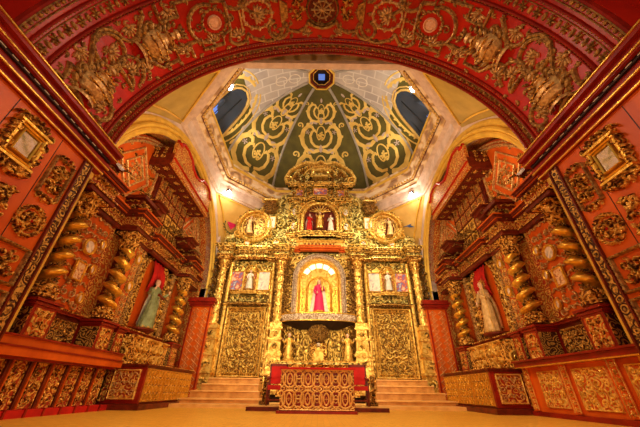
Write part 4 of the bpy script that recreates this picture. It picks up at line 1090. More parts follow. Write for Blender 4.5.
# ------------------------------------------------------------------ choir bench on the left, panelled barrier on the right
def barrier(sg):
    SD = 'left' if sg < 0 else 'right'
    M = lambda u, v, h: (sg * (5.95 - h), u, v)
    if sg > 0:
        o = thing('panelled_barrier', 'orange red panelled barrier with gilded openwork panels along the right side', 'barrier', (5.95, 6.2, 0))
        B(M).box(3.0, 9.42, 0, 1.16, 0, .12).build('body', ORW, o)
        B(M).box(3.0, 9.42, 1.12, 1.24, -.05, .3).box(3.0, 9.42, 1.24, 1.28, -.05, .36).build('top_rail', CRIMD, o)
        B(M).box(3.0, 9.42, 1.10, 1.125, .12, .31).build('gilded_edge', GOLDP, o)
        B(M).box(3.0, 9.42, 0, .10, 0, .17).build('plinth', CRIMD, o)
        for u0, u1 in ((7.98, 8.78), (6.62, 7.56), (5.35, 6.2), (4.0, 5.0)):
            panel(M, u0, u1, .20, 1.0, .13, o, FIL_ORG, GOLDY, .035, 'openwork_panel', .2, GOLDY, int(u0 * 9), .03, .02)
        for u in (9.2, 7.77, 6.41, 5.2):
            p = B(M).box(u - .10, u + .10, .12, 1.1, .12, .16).build('pilaster', ORW, o)
            g = B(lambda a, c, q: M(a, c, q + .16)); 
            for k in range(7): g.rosette(u, .2 + k * .135, .06, 5, .04)
            g.sweep([(u - .09, .14), (u - .09, 1.1)], .008, .03); g.sweep([(u + .09, .14), (u + .09, 1.1)], .008, .03); g.build('rosettes', GOLDY, p)
    else:
        o = thing('choir_bench', 'dark red choir bench with carved back and heavy top rail along the left side', 'bench', (-5.95, 6.2, 0))
        B(M).box(3.0, 9.3, 0, 1.0, -.3, -.05).build('back', BLK, o)
        B(M).box(3.0, 9.42, 1.0, 1.15, -.05, .33).box(3.0, 9.42, 1.18, 1.33, -.05, .28).build('top_rail', ORW, o)
        B(M).box(3.0, 9.42, 1.15, 1.18, -.05, .36).box(3.0, 9.42, 1.33, 1.36, -.05, .33).box(3, 9.42, .95, 1.0, -.05, .26).build('rail_moulding', CRIMD, o)
        u = 9.0
        while u > 3.2:
            p = B(M).box(u - .16, u + .16, .12, .97, -.05, .08).build('carved_slat_panel', FIL_RED, o)
            g = B(lambda a, c, q: M(a, c, q + .08)); g.sweep(spiral(u - .03, .75, .10, 1.2, 1, 1), .018, .04).sweep(spiral(u + .02, .5, .10, 1.2, 4, -1), .018, .04).sweep(spiral(u, .28, .08, 1.2, 1, 1), .018, .04)
            g.sweep([(u - .14, .15), (u - .14, .95)], .012, .04); g.sweep([(u + .14, .15), (u + .14, .95)], .012, .04); g.build('carving', GOLDR, p)
            B(M).box(u - .29, u - .24, .12, .97, -.05, .10).build('upright', ORD, o)
            B(M).box(u - .22, u - .19, .12, .97, -.05, .12).build('upright', ORW, o)
            u -= .5
        B(M).box(3.0, 9.4, 0, .13, -.05, .30).build('plinth', REDC, o)
        g = B(M)
        for k in range(14): g.box(3.2 + k * .45, 3.24 + k * .45, 0, .15, .25, .33)
        g.build('plinth_blocks', CRIMD, o)
barrier(-1); barrier(1)

# ================================================================== HIGH ALTARPIECE
M = back
HA = thing('high_altarpiece', 'towering gilded high altarpiece with columns, doors and crown at the end wall', 'altarpiece', (0, 15.3, 0))
def on(h): return lambda a, c, q: M(a, c, q + h)
B(M).box(-5.7, 5.7, .3, 7.2, -.85, 0).build('lower_body', GOLD, HA)
B(M).box(-5.7, 5.7, 7.2, 8.4, -.85, .0).build('attic', GOLDG, HA)
for s in (-1, 1):
    X = lambda a, c: (min(s * a, s * c), max(s * a, s * c))
    # stacked pedestals and columns
    for u, vb in ((2.12, 3.4), (5.3, 3.3)):
        b = B(M); hh = .62
        for v0, v1, w_, e in ((.35, .50, .46, .12), (.5, 1.15, .38, 0), (1.15, 1.25, .45, .07), (1.25, 1.9, .33, 0), (1.9, 2.0, .40, .07), (2.0, 2.12, .34, .02), (2.12, 2.6, .29, -.03), (2.6, 2.7, .36, .05), (2.7, 3.1, .27, -.05), (3.1, 3.18, .34, .04), (3.18, vb, .29, 0)):
            b.box(s * u - w_, s * u + w_, v0, v1, -.02, hh + e)
        pd = b.build('column_pedestal', GOLDY, HA)
        B(M).box(s * u - .52, s * u + .52, .5, 6.8, -.02, .06).build('pilaster_backing', GOLDD, pd)
        g = B(on(hh))
        for v in (.82, 1.57, 2.35, 2.9): g.rosette(s * u, v, .2 if v < 2 else .15, 8, .07); g.shell(s * u, v - .05, .22 if v < 2 else .15, PI / 2, .08)
        for v in (.82, 1.57):
            for s2 in (-1, 1): g.sweep(spiral(s * u + s2 * .2, v, .12, 1.2, 1, s2), .03, .07)
        g.build('pedestal_carving', GOLD, pd)
        # slender column with ringed shaft
        b = B(M); r = .20; v1 = 6.15
        prof = [(r * 1.25, vb), (r * 1.25, vb + .06), (r * .9, vb + .1), (r * 1.1, vb + .22), (r * .95, vb + .3)]
        k = vb + .4
        while k < v1 - .2: prof += [(r * (.98 - .12 * (k - vb) / 3), k), (r * (1.12 - .12 * (k - vb) / 3), k + .05), (r * (.98 - .12 * (k - vb) / 3), k + .1)]; k += .42
        prof += [(r * .85, v1), (r * 1.05, v1 + .03), (r * .8, v1 + .07), (r * .9, v1 + .3), (r * 1.35, v1 + .52), (r * 1.2, v1 + .56), (r * 1.5, v1 + .62)]
        b.lathe(s * u, .42, prof, 14, 'v'); co = b.build('column', GOLDY, HA, True)
        g = B(M)
        for q in range(26):
            t = q * 2.4; vv = vb + .3 + (v1 - vb - .35) * q / 26; g.ball((s * u + r * .9 * cos(t), vv, .42 + r * .9 * abs(sin(t))), .055, 6, 4, 1.2, 1.5, .8)
        g.build('column_garland', GOLD, co)
        g = B(M)
        for lv in (.12, .30):
            for q in range(8):
                t = 2 * PI * q / 8 + lv * 5; g.tube([(s * u + r * .85 * cos(t), v1 + lv, .42 + r * .85 * sin(t), 1), (s * u + r * 1.3 * cos(t), v1 + lv + .13, .42 + r * 1.3 * sin(t), .9), (s * u + r * 1.6 * cos(t), v1 + lv + .10, .42 + r * 1.6 * sin(t), .4)], .045, 5)
        g.box(s * u - .32, s * u + .32, v1 + .58, v1 + .68, .1, .76); g.build('capital', GOLDR, co)
    # outer half column and leaf scroll at the edge
    b = B(M)
    for q in range(16): v = .7 + q * .42; b.tube([(s * 5.66, v - .2, .1, .6), (s * (5.86 + .06 * (q % 2)), v, .25, 1.2), (s * 5.72, v + .18, .3, .4)], .10, 6)
    b.build('edge_leafwork', GOLDD, HA)
    b = B(M); b.lathe(s * 4.96, .12, [(.09, 1.0), (.09, 4.3), (.12, 4.35), (.09, 4.4), (.09, 6.7)], 10, 'v'); b.lathe(s * 2.58, .12, [(.09, 1.0), (.09, 4.3), (.12, 4.35), (.09, 4.4), (.09, 6.7)], 10, 'v'); b.build('slender_colonnettes', GOLDY, HA)
    # door
    a0, a1 = X(2.78, 4.82)
    dr = B(M).box(a0, a1, 1.0, 4.25, 0, .07).build('carved_door', DOORG, HA)
    g = B(on(.07)); g.sweep([(a0 + .05, 1.05), (a1 - .05, 1.05), (a1 - .05, 4.2), (a0 + .05, 4.2)], .055, .10, 0, True); g.sweep([(a0 + .2, 1.18), (a1 - .2, 1.18), (a1 - .2, 4.06), (a0 + .2, 4.06)], .025, .07, 0, True)
    g.build('door_frame', GOLDY, dr)
    g = B(on(.07)); c = s * 3.8
    for s2 in (-1, 1):
        Xs = lambda p: [(c + s2 * q[0],) + tuple(q[1:]) for q in p]
        g.sweep(Xs(spiral(.42, 3.78, .20, 1.4, -.6, -1)), .045, .09)
        g.sweep(Xs([(.0, 3.62), (.15, 3.50), (.28, 3.3), (.42, 3.22), (.62, 3.26), (.74, 3.1), (.72, 2.7), (.66, 2.2), (.55, 1.95), (.3, 1.86), (.12, 1.98), (0, 1.9)]), .04, .09)
        g.sweep(Xs([(.0, 3.42), (.12, 3.25), (.34, 3.02), (.5, 2.9), (.52, 2.55), (.42, 2.25), (.2, 2.1), (0, 2.22)]), .035, .08)
        g.sweep(Xs(spiral(.3, 1.55, .20, 1.3, 1.2, 1)), .035, .08); g.sweep(Xs(spiral(.62, 1.45, .14, 1.2, 3, -1)), .03, .07)
        g.sweep(Xs(spiral(.58, 3.55, .13, 1.2, 4, 1)), .03, .07)
        for (x, y, r_) in ((.8, 3.9, .1), (.62, 1.25, .09), (.12, 1.35, .09), (.78, 1.8, .08), (.3, 2.55, .1), (.24, 2.85, .09), (.3, 2.3, .08)): q = Xs([(x, y)])[0]; g.rosette(q[0], q[1], r_, 6, .07)
    g.rosette(c, 2.62, .25, 10, .10); g.shell(c, 3.55, .2, PI / 2, .08); g.shell(c, 1.62, .2, -PI / 2, .07); g.build('door_scrollwork', GOLD, dr)
    B(M).box(c - .012, c + .012, 1.2, 4.0, .06, .085).build('door_meeting_line', ORD, dr)
    # ledge and frieze above the door
    cornice_run(M, [X(2.66, 4.94) + (.0,), X(3.4, 4.2) + (.12,)], 4.3, [(0, .06, .10), (.06, .12, .18), (.12, .17, .22)], 'door_lintel', GOLDD, HA, GOLDY)
    g = B(on(.02)); arabesque(g, a0, a1, 4.52, 4.95, .22, .03, .08, 3); g.build('frieze_carving', GOLDG, HA)
    cornice_run(M, [X(2.9, 4.75) + (.08,), X(3.35, 4.25) + (.25,)], 4.92, [(0, .08, .04), (.08, .16, .10)], 'picture_shelf', GOLDY, HA, GOLDR)
    # shell niche of the saint
    g = B(on(.0)); g.poly([(c - .36, 5.1)] + [(c + .36 * cos(R(t)), 6.1 + .3 * sin(R(t))) for t in (0, 30, 60, 90, 120, 150, 180)][::1] + [(c - .36, 5.1)][:0] + [(c - .36, 5.1)][:0], .0, .03) if False else g.box(c - .34, c + .34, 5.1, 6.1, 0, .03)
    nn = g.build('saint_niche', FIL_RED, HA)
    g = B(on(.0)); g.shell(c, 6.15, .42, PI / 2, .16, 9, 170); g.box(c - .42, c - .34, 5.08, 6.15, 0, .14).box(c + .34, c + .42, 5.08, 6.15, 0, .14); g.sweep(arc(c, 6.12, .42, .44, 0, 180, 12), .04, .16); g.build('niche_shell', GOLDY, nn)
    g = B(on(.0)); arabesque(g, a0 - .1, a1 + .1, 6.42, 6.85, .22, .03, .09, 8)
    for q in range(5): g.blob(s * 2.62, 5.1 + q * .33, .07, .12, .12, 0); g.blob(s * 4.98, 5.1 + q * .33, .07, .12, .12, 0)
    g.build('upper_frieze_carving', GOLDG, HA)
    # entablature
    segs = [X(1.6, 5.75) + (.16,), X(1.75, 2.5) + (.68,), X(4.92, 5.68) + (.68,), X(3.0, 4.6) + (.32,)]
    cornice_run(M, segs, 6.86, [(0, .10, .02), (.10, .16, .07)], 'architrave', GOLDR, HA, GOLDY)
    cornice_run(M, [(q[0], q[1], q[2] - .06) for q in segs], 7.0, [(0, .26, 0)], 'frieze', GOLDG, HA)
    cornice_run(M, segs, 7.26, [(0, .08, .05), (.08, .16, .12), (.16, .24, .20), (.24, .30, .26)], 'main_cornice', GOLD, HA, GOLDY)
    g = B(M)
    for q0, q1, h in segs:
        k = q0
        while k < q1: g.box(k, k + .06, 7.2, 7.27, h - .05, h + .12); k += .13
    g.build('dentils', GOLDR, HA)
    # attic carving and scrolling pediment with an angel in an oval
    g = B(on(.0)); arabesque(g, *X(1.7, 5.6), 7.62, 8.35, .36, .045, .13, 12, False); g.build('attic_carving', GOLDG, HA)
    sp = B(M).poly([(s * 1.9, 8.3), (s * 5.75, 8.3), (s * 5.6, 8.5), (s * 5.15, 8.6), (s * 5.1, 9.3), (s * 4.85, 9.9), (s * 4.35, 10.3), (s * 3.9, 10.4), (s * 3.5, 10.7), (s * 3.0, 10.9), (s * 2.55, 11.3), (s * 1.9, 11.6)], -.5, .02).build('side_pediment', GOLDG, HA)
    g = B(on(.02)); ce = s * 4.0; OV_ = 9.12
    g.sweep(arc(ce, OV_, .98, 1.02, 0, 360, 30), .11, .26); g.beads(arc(ce, OV_, .98, 1.02, 0, 360, 30), .06, .32, .16); g.sweep(arc(ce, OV_, .74, .78, 0, 360, 26), .06, .16)
    for s2 in (-1, 1): g.sweep(spiral(ce + s2 * .95, 8.6, .3, 1.4, 1, s2), .07, .22); g.sweep(spiral(ce + s2 * .5, 10.45, .26, 1.4, 4, s2), .06, .22)
    g.build('oval_moulding', GOLDY, sp)
    g = B(on(.02)); g.blob(ce, OV_, .72, .76, .04, 0, 0, 18); g.build('oval_ground', FIL_GLD, sp)
    g = B(on(.02)); 
    g.sweep([(s * 1.95, 11.4), (s * 2.25, 11.15), (s * 2.55, 10.7), (s * 2.5, 10.1), (s * 2.2, 9.7)], .12, .3); g.sweep(spiral(s * 2.45, 9.3, .36, 1.5, 2, s), .09, .25); g.sweep(spiral(s * 2.3, 11.1, .28, 1.5, 0, -s), .08, .25); g.sweep(spiral(s * 3.15, 8.75, .3, 1.4, 1, s), .07, .2)
    arabesque(g, *X(2.6, 3.3), 8.4, 10.6, .3, .04, .13, 4, False)
    for q in range(9): t = R(20 + q * 18); g.blob(ce + 1.12 * cos(t), OV_ + 1.18 * sin(t), .15, .09, .2, t + 1.3, 0, 7)
    g.build('pediment_scrolls', GOLDG, sp)
    g = B(on(.0)); g.box(s * 3.1 - .32, s * 3.1 + .32, 10.35, 10.75, .0, .45); g.lathe(s * 3.1, .2, [(.30, 10.0), (.36, 10.25), (.46, 10.4), (.42, 10.46)], 12, 'v'); g.build('dark_capital', GOLDD, sp)
    g = B(on(.0)); g.box(s * 3.1 - .42, s * 3.1 + .42, 10.75, 10.84, 0, .55).box(s * 3.1 - .36, s * 3.1 + .36, 10.84, 10.92, 0, .45); g.sweep(spiral(s * 3.6, 11.05, .2, 1.3, 0, s), .05, .2).sweep(spiral(s * 3.0, 11.1, .2, 1.3, 2, -s), .05, .2); g.build('capital_crest', GOLDY, sp)
# central niche
def archpts(r, z0, zs, n=18, f=1.0): return [(r, z0)] + [(r * cos(PI * k / n), zs + r * f * sin(PI * k / n)) for k in range(n + 1)] + [(-r, z0)]
g = B(M).poly(archpts(1.42, 3.95, 5.85), .0, .03); cn_ = g.build('central_niche', GOLDY, HA)
g = B(on(.0)); g.sweep(archpts(1.30, 3.95, 5.85), .11, .16); g.beads(archpts(1.30, 3.95, 5.85), .05, .22, .10); g.sweep(archpts(1.44, 3.95, 5.85), .04, .2); g.build('silver_leaf_arch', SILV, cn_)
g = B(on(.0)); g.sweep(archpts(1.08, 3.95, 5.75), .06, .22); g.sweep(archpts(.66, 3.95, 5.25), .07, .16)
for s in (-1, 1):
    for x in (.80, .95): g.box(s * x - .03, s * x + .03, 3.95, 5.3, .03, .12)
    for q in range(6): g.blob(s * .87, 4.15 + q * .22, .05, .08, .1)
g.build('gilded_inner_arch', GOLDP, cn_)
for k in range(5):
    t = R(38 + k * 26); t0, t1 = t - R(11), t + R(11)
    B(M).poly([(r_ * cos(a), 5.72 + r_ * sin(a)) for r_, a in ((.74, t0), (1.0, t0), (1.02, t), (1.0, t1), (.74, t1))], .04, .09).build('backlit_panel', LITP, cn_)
g = B(M).poly(archpts(.56, 4.0, 5.35), .04, .06); g.build('niche_back', GOLDY, cn_)
g = B(M)
for k in range(15): t = R(-20 + k * 15.7); g.tube([(.33 * cos(t), 5.25 + .45 * sin(t), .1, 1), (.50 * cos(t), 5.25 + .62 * sin(t), .1, .5)], .02, 4)
g.build('ray_burst', GOLDP, cn_)
# silver balcony
g = B(M)
bp = [(1.92 * sin(R(t)), .75 * cos(R(t)) + .12) for t in range(-90, 91, 9)]
g.grid(lambda i, j: (bp[min(20, int(i * 20 + .01))][0] * (1 + .02 * (j > .5)), 3.50 + .30 * j, bp[min(20, int(i * 20 + .01))][1] + .03 * (j > .5)), 20, 3)
bl = g.build('silver_balcony', SILV, HA)
g = B(M); g.grid(lambda i, j: (bp[int(i * 20 + .01)][0] * 1.03, 3.80 + .05 * (j > .4), (bp[int(i * 20 + .01)][1] + .04) * (1 if j < .7 else 0)), 20, 3); g.grid(lambda i, j: (bp[int(i * 20 + .01)][0] * 1.02, 3.46 + .04 * (j > .4), (bp[int(i * 20 + .01)][1] + .03)), 20, 2); g.build('balcony_rails', GOLDP, bl)
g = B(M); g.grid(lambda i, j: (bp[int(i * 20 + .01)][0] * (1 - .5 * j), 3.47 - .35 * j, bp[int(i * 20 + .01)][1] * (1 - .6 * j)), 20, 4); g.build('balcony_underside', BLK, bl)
g = B(M)
for k in range(0, 20): 
    x, h = bp[k]; x2, h2 = bp[k + 1]; g.ball(((x + x2) / 2, 3.66, (h + h2) / 2 + .02), .07, 6, 4, 1.3, 1.1, .4)
g.build('balcony_bosses', SILV, bl)
# space beneath the balcony: dark canopy, small tabernacle, angels
g = B(M); g.lathe(0, .15, [(.10, 2.5), (.3, 2.62), (.46, 2.85), (.55, 3.1), (.5, 3.3)], 14, 'v'); cp = g.build('dark_carved_corbel', GOLDD, HA)
tb = B(M).box(-.42, .42, 1.55, 2.5, .0, .3).build('tabernacle', GOLDR, HA)
g = B(M); g.poly([(-.25, 1.6), (.25, 1.6), (.25, 2.05), (0, 2.35), (-.25, 2.05)], .3, .34); g.build('tabernacle_door', GOLDY, tb)
g = B(M); g.ball((0, 2.42, .34), .10, 8, 6); g.build('silver_boss', SILV, tb)
g = B(on(.02)); g.poly([(.45, 1.6)] + [(.72 + .22 * cos(R(t)), 2.5 + .3 * sin(R(t))) for t in (180, 120, 60, 0)] + [(.94, 1.7)], 0, .04) if False else None
for s in (-1, 1):
    g.sweep([(s * .5, 1.7), (s * .5, 2.6), (s * .62, 2.85), (s * .74, 2.6), (s * .74, 1.7)], .05, .12)
    g.lathe(s * 1.0, .25, [(.10, 1.6), (.14, 1.75), (.08, 1.9), (.11, 2.3), (.08, 2.7), (.14, 2.8), (.16, 2.95)], 10, 'v')
    g.sweep(spiral(s * 1.45, 2.0, .24, 1.5, 1, s), .05, .15); g.sweep(spiral(s * 1.45, 2.6, .24, 1.5, 3, -s), .05, .15); g.rosette(s * 1.45, 3.0, .16, 7, .12)
    arabesque(g, min(s * 1.2, s * 1.75), max(s * 1.2, s * 1.75), 1.6, 3.2, .26, .04, .12, 7, False)
g.build('tabernacle_surround', GOLD, HA)
# ledges over the niche
cornice_run(M, [(-1.75, 1.75, .10), (-1.1, 1.1, .35)], 7.42, [(0, .10, .05), (.10, .20, .14), (.20, .26, .2)], 'arch_cornice', ORW, HA, GOLDY)
cornice_run(M, [(-1.35, 1.35, .2)], 7.7, [(0, .34, 0), (.34, .42, .08)], 'inscribed_ledge', GOLDY, HA, GOLDP)
g = B(on(.2))
for k in range(9): g.box(-.9 + k * .21, -.82 + k * .21 + .03 * (k % 2), 7.80, 7.94, 0, .02)
g.build('ledge_lettering', ORD, HA)
# upper central storey
uc = B(M).box(-2.0, 2.0, 8.1, 11.3, -.5, .05).build('upper_body', GOLD, HA)
cornice_run(M, [(-1.95, 1.95, .12), (-1.25, 1.25, .26), (-1.0, 1.0, .34)], 8.35, [(0, .10, .04), (.10, .20, .12), (.2, .28, .2)], 'upper_ledge', GOLD, uc, GOLDY)
g = B(M).poly([(x, y) for x, y in archpts(1.06, 8.72, 9.75, 12, .95)], .05, .08); un = g.build('upper_niche', ORD, uc)
g = B(on(.06)); g.sweep(archpts(1.10, 8.72, 9.75, 14, .95), .10, .2); g.beads(archpts(1.0, 8.72, 9.75, 14, .95), .07, .24, .15); g.sweep(archpts(1.3, 8.72, 9.85, 14, .95), .06, .14); g.build('upper_niche_arch', GOLDY, un)
g = B(on(.06))
for k in range(9): t = R(20 + k * 17.5); g.tube([(.05 * cos(t), 10.1 + .05 * sin(t), .1, 1), (.7 * cos(t), 10.0 + .55 * sin(t), .15, .6)], .05, 5)
g.build('niche_rays', GOLDY, un)
cornice_run(M, [(-2.05, 2.05, .15), (-.75, .75, .35)], 11.0, [(0, .08, .04), (.08, .16, .1)], 'upper_entablature', GOLD, uc, GOLDY)
B(M).box(-1.9, 1.9, 11.16, 12.0, -.4, .1).build('crown_body', GOLDG, uc)
cornice_run(M, [(-2.1, 2.1, .18), (-.9, .9, .38), (-2.1, -1.5, .34), (1.5, 2.1, .34)], 12.0, [(0, .08, .04), (.08, .18, .12), (.18, .26, .18)], 'crown_cornice', GOLD, uc, GOLDY)
g = B(on(.1))
for k in range(21): x = -2.2 + k * .22; g.shell(x, 12.28, .17, PI / 2, .2)
g.build('crown_cresting', GOLDR, uc)
cr = B(M).poly([(-2.0, 12.25), (2.0, 12.25), (1.95, 12.9), (1.6, 13.4), (1.0, 13.85), (.5, 14.1), (-.5, 14.1), (-1.0, 13.85), (-1.6, 13.4), (-1.95, 12.9)], -.3, .02).build('crown_pediment', GOLDD, uc)
g = B(on(.02)); g.sweep([(2.2, 12.3), (2.35, 12.8), (2.1, 13.4), (1.6, 13.85), (1.0, 14.2), (.4, 14.05), (0, 14.3), (-.4, 14.05), (-1.0, 14.2), (-1.6, 13.85), (-2.1, 13.4), (-2.35, 12.8), (-2.2, 12.3)], .13, .3)
g.beads([(1.9, 12.5), (1.85, 13.0), (1.5, 13.45), (1.0, 13.75), (0, 13.9), (-1.0, 13.75), (-1.5, 13.45), (-1.85, 13.0), (-1.9, 12.5)], .07, .3, .18)
g.sweep(spiral(2.15, 12.6, .35, 1.4, 1, 1), .08, .25); g.sweep(spiral(-2.15, 12.6, .35, 1.4, 2, -1), .08, .25)
g.box(-.62, .62, 13.35, 13.55, 0, .35).box(-.5, .5, 12.75, 12.9, 0, .45)
g.sweep(arc(0, 12.85, .65, .7, 0, 180, 12), .08, .3); g.sweep(arc(0, 12.85, 1.15, 1.0, 10, 170, 14), .07, .22)
g.shell(0, 13.6, .4, PI / 2, .3, 9); g.build('crown_scrolls', GOLDY, cr)
g = B(on(.02)); rg = random.Random(6)
for _ in range(70):
    t = rg.random() * PI; r_ = .8 + rg.random() * 1.1; g.blob(r_ * cos(t) * 1.1, 12.4 + r_ * .85 * sin(t), .13, .07, .22, rg.random() * 6, 0, 6)
g.build('crown_leafwork', GOLDG, cr)
# loose scroll ornament all over the body, each group a part of its storey
for nm, u0, u1, v0, v1, c_, w_, h_, hh, mt, sd in (('left_field_carving', -1.72, -1.46, 4.0, 6.8, .2, .03, .09, .0, GOLD, 1), ('right_field_carving', 1.46, 1.72, 4.0, 6.8, .2, .03, .09, .0, GOLD, 1), ('central_field_carving', -1.95, 1.95, 10.55, 11.0, .3, .04, .12, .05, GOLDY, 3),
        ('upper_left_field', -1.98, -1.35, 8.7, 10.9, .3, .04, .12, .05, GOLDG, 5), ('upper_right_field', 1.35, 1.98, 8.7, 10.9, .3, .04, .12, .05, GOLDG, 5), ('crown_field', -1.9, 1.9, 11.2, 12.0, .3, .035, .12, .1, GOLDR, 6)):
    g = B(on(hh)); arabesque(g, u0, u1, v0, v1, c_, w_, h_, sd, nm[0] != 'u'); g.build(nm, mt, HA if 'crown' not in nm and 'upper' not in nm else uc)

# figures and pictures of the high altarpiece
def bk(u, v, h): return M(u, v, h)
def vextra(MM, root):
    c = B(MM); c.lathe(0, -.01, [(.085, 1.66), (.10, 1.72), (.14, 1.82), (.09, 1.86), (.02, 1.90), (.02, 1.98)], 12) if False else None
    for q in range(9):
        t = 2 * PI * q / 9; c.tube([(.085 * cos(t), .085 * sin(t), 1.67, 1), (.12 * cos(t), .12 * sin(t), 1.80, 1), (0, 0, 1.92, .6)], .013, 5)
    c.ball((0, 0, 1.94), .03, 6, 5); c.build('crown', GOLDY, root)
    s_ = B(MM); s_.grid(lambda i, j: ((.50 - .22 * j) * cos(PI * (1.0 + i)), .06 + .30 * sin(PI * (1.0 + i)) * .3, 1.30 * j), 18, 5); s_.build('white_cape', WHT, root, True)
    ch = B(MM); ch.tube([(.16, .20, 1.05, .8), (.17, .22, 1.2, 1.1), (.16, .21, 1.32, .7)], .05, 7); ch.ball((.16, .22, 1.38), .045, 8, 6); ch.build('child_figure', GOLDY, root)
p_ = bk(0, 3.98, .38)
statue('virgin_statue', 'crowned figure in magenta robe and white cape in the central niche', p_, 1.62, -PI / 2, MAG, WHT, extra=vextra, arms='hold')
for s in (-1, 1):
    SD = 'left' if s < 0 else 'right'
    statue('saint_statue', 'small white-robed saint between two paintings above the %s gilded door' % SD, bk(s * 3.8, 5.16, .22), 1.02, -PI / 2, WHT, BEIGE, group='small saints above the doors', arms='hold')
    for u, c_ in ((4.55, 'outer'), (3.06, 'inner')):
        painting(M, s * u, 5.68, .66, 1.05, .05, '%s painting beside the small white saint above the %s gilded door' % (c_, SD), 'paintings above the doors', PIC1 if u > 4 else PIC2, fr=.05)
    statue('angel_statue', 'gilded angel seated in the %s oval of the scrolling pediment' % SD, bk(s * 4.2, 8.5, .25), 1.15, -PI / 2, BEIGE, ORD, group='angels in the pediment ovals', sway=.12 * s, arms='open', halo=False)
    painting(M, s * 2.98, 9.35, .50, .80, .16, 'framed picture of a %s figure beside the %s pediment oval' % ('dark blue' if s < 0 else 'pale blue', SD), None, PIC2, fr=.05)
    for v, t in ((9.15, 'lower'), (10.2, 'upper')):
        painting(M, s * 1.62, v, .36, .58, .08, '%s oval picture just %s of the upper niche' % (t, SD), 'ovals beside the upper niche', PIC2, oval=True, fr=.05)
    painting(M, s * 4.3, 7.98, .34, .42, .08, 'small white oval in the attic over the %s door' % SD, 'white ovals in the attic', PIC2, oval=True, fr=.05)
    painting(M, s * 2.6, 8.0, .40, .42, .08, 'small bright oval in the attic near the middle, %s of centre' % SD, 'bright ovals in the attic', PIC2, oval=True, fr=.06)
    painting(M, s * 1.35, 11.58, .46, .50, .14, 'small square picture under the crown cornice, %s of the middle one' % SD, 'small pictures under the crown', PIC1, fr=.05)
    statue('angel_statue', 'gilded angel holding up the %s end of the silver balcony' % SD, bk(s * 1.42, 1.62, .5), 1.25, -PI / 2, GOLDY, GOLDR, hair=GOLDR, group='angels under the balcony', arms='open', halo=False)
painting(M, 0, 11.58, .9, .56, .34, 'wider picture with pale figures in the middle under the crown cornice', None, PIC1, fr=.05)
statue('kneeling_statue', 'figure in red and brown robe at the left of the upper niche group', bk(-.62, 8.7, .30), 1.15, -PI / 2 + .5, REDC, WHT, arms='pray', halo=False)
statue('kneeling_statue', 'figure in pale robe at the right of the upper niche group', bk(.66, 8.7, .30), 1.1, -PI / 2 - .5, WHT, ORW, arms='pray', halo=False)
statue('enthroned_statue', 'gilded middle figure raised in the upper niche', bk(0, 8.9, .30), 1.1, -PI / 2, GOLDY, GOLDP, arms='open')

# ------------------------------------------------------------------ high altar, steps, dais
o = thing('high_altar', 'stepped gilded altar block standing beneath the silver balcony', 'altar', (0, 13.4, 0))
B().box(-1.62, 1.62, 13.1, 15.25, .3, 1.40).build('altar_block', GOLDR, o)
B().box(-1.7, 1.7, 13.0, 15.25, 1.40, 1.47).build('altar_top', GOLDG, o)
g = B(lambda a, c, h: (a, 13.0 - h, c))
for k in range(28): g.shell(-1.62 + k * .12, 1.50, .07, PI / 2, .04)
g.box(-1.7, 1.7, 1.47, 1.50, -.04, .02); g.build('gilded_cresting', GOLDY, o)
def steps(s):
    SD = 'left' if s < 0 else 'right'
    o = thing('stone_steps', 'flight of four polished stone steps up to the %s gilded door' % SD, 'steps', (s * 3.6, 12.6, 0), 'steps to the gilded doors')
    for k, (x0, x1, y0, z) in enumerate(((2.05, 4.9, 12.1, .24), (2.2, 4.8, 12.9, .48), (2.4, 4.7, 13.7, .72), (2.5, 4.7, 14.4, .95))):
        b = B(); b.box(s * x0, s * x1, y0, 15.28, z - .24, z - .04); t = b.build('step', RISER, o)
        b = B(); b.box(s * x0, s * x1, y0 - .03, 15.28, z - .04, z); b.build('tread', STEP, t)
steps(-1); steps(1)
o = thing('dais', 'low wooden dais with dark edge under the altar table and armchairs', 'platform', (0, 9.4, 0))
B().box(-2.0, 2.0, 9.95, 13.0, 0, .12).build('platform', STEP, o)
B().box(-2.03, 2.03, 9.9, 9.95, 0, .10).build('edge', ORD, o)
for s in (-1, 1):
    SD = 'left' if s < 0 else 'right'
    o = thing('stone_landing', 'low stone landing in front of the %s side steps beside the high altar' % SD, 'step', (s * 3.9, 11.6, 0), 'stone landings')
    B().box(s * 2.05, s * 5.0, 11.3, 12.1, 0, .10).build('slab', STEP, o)

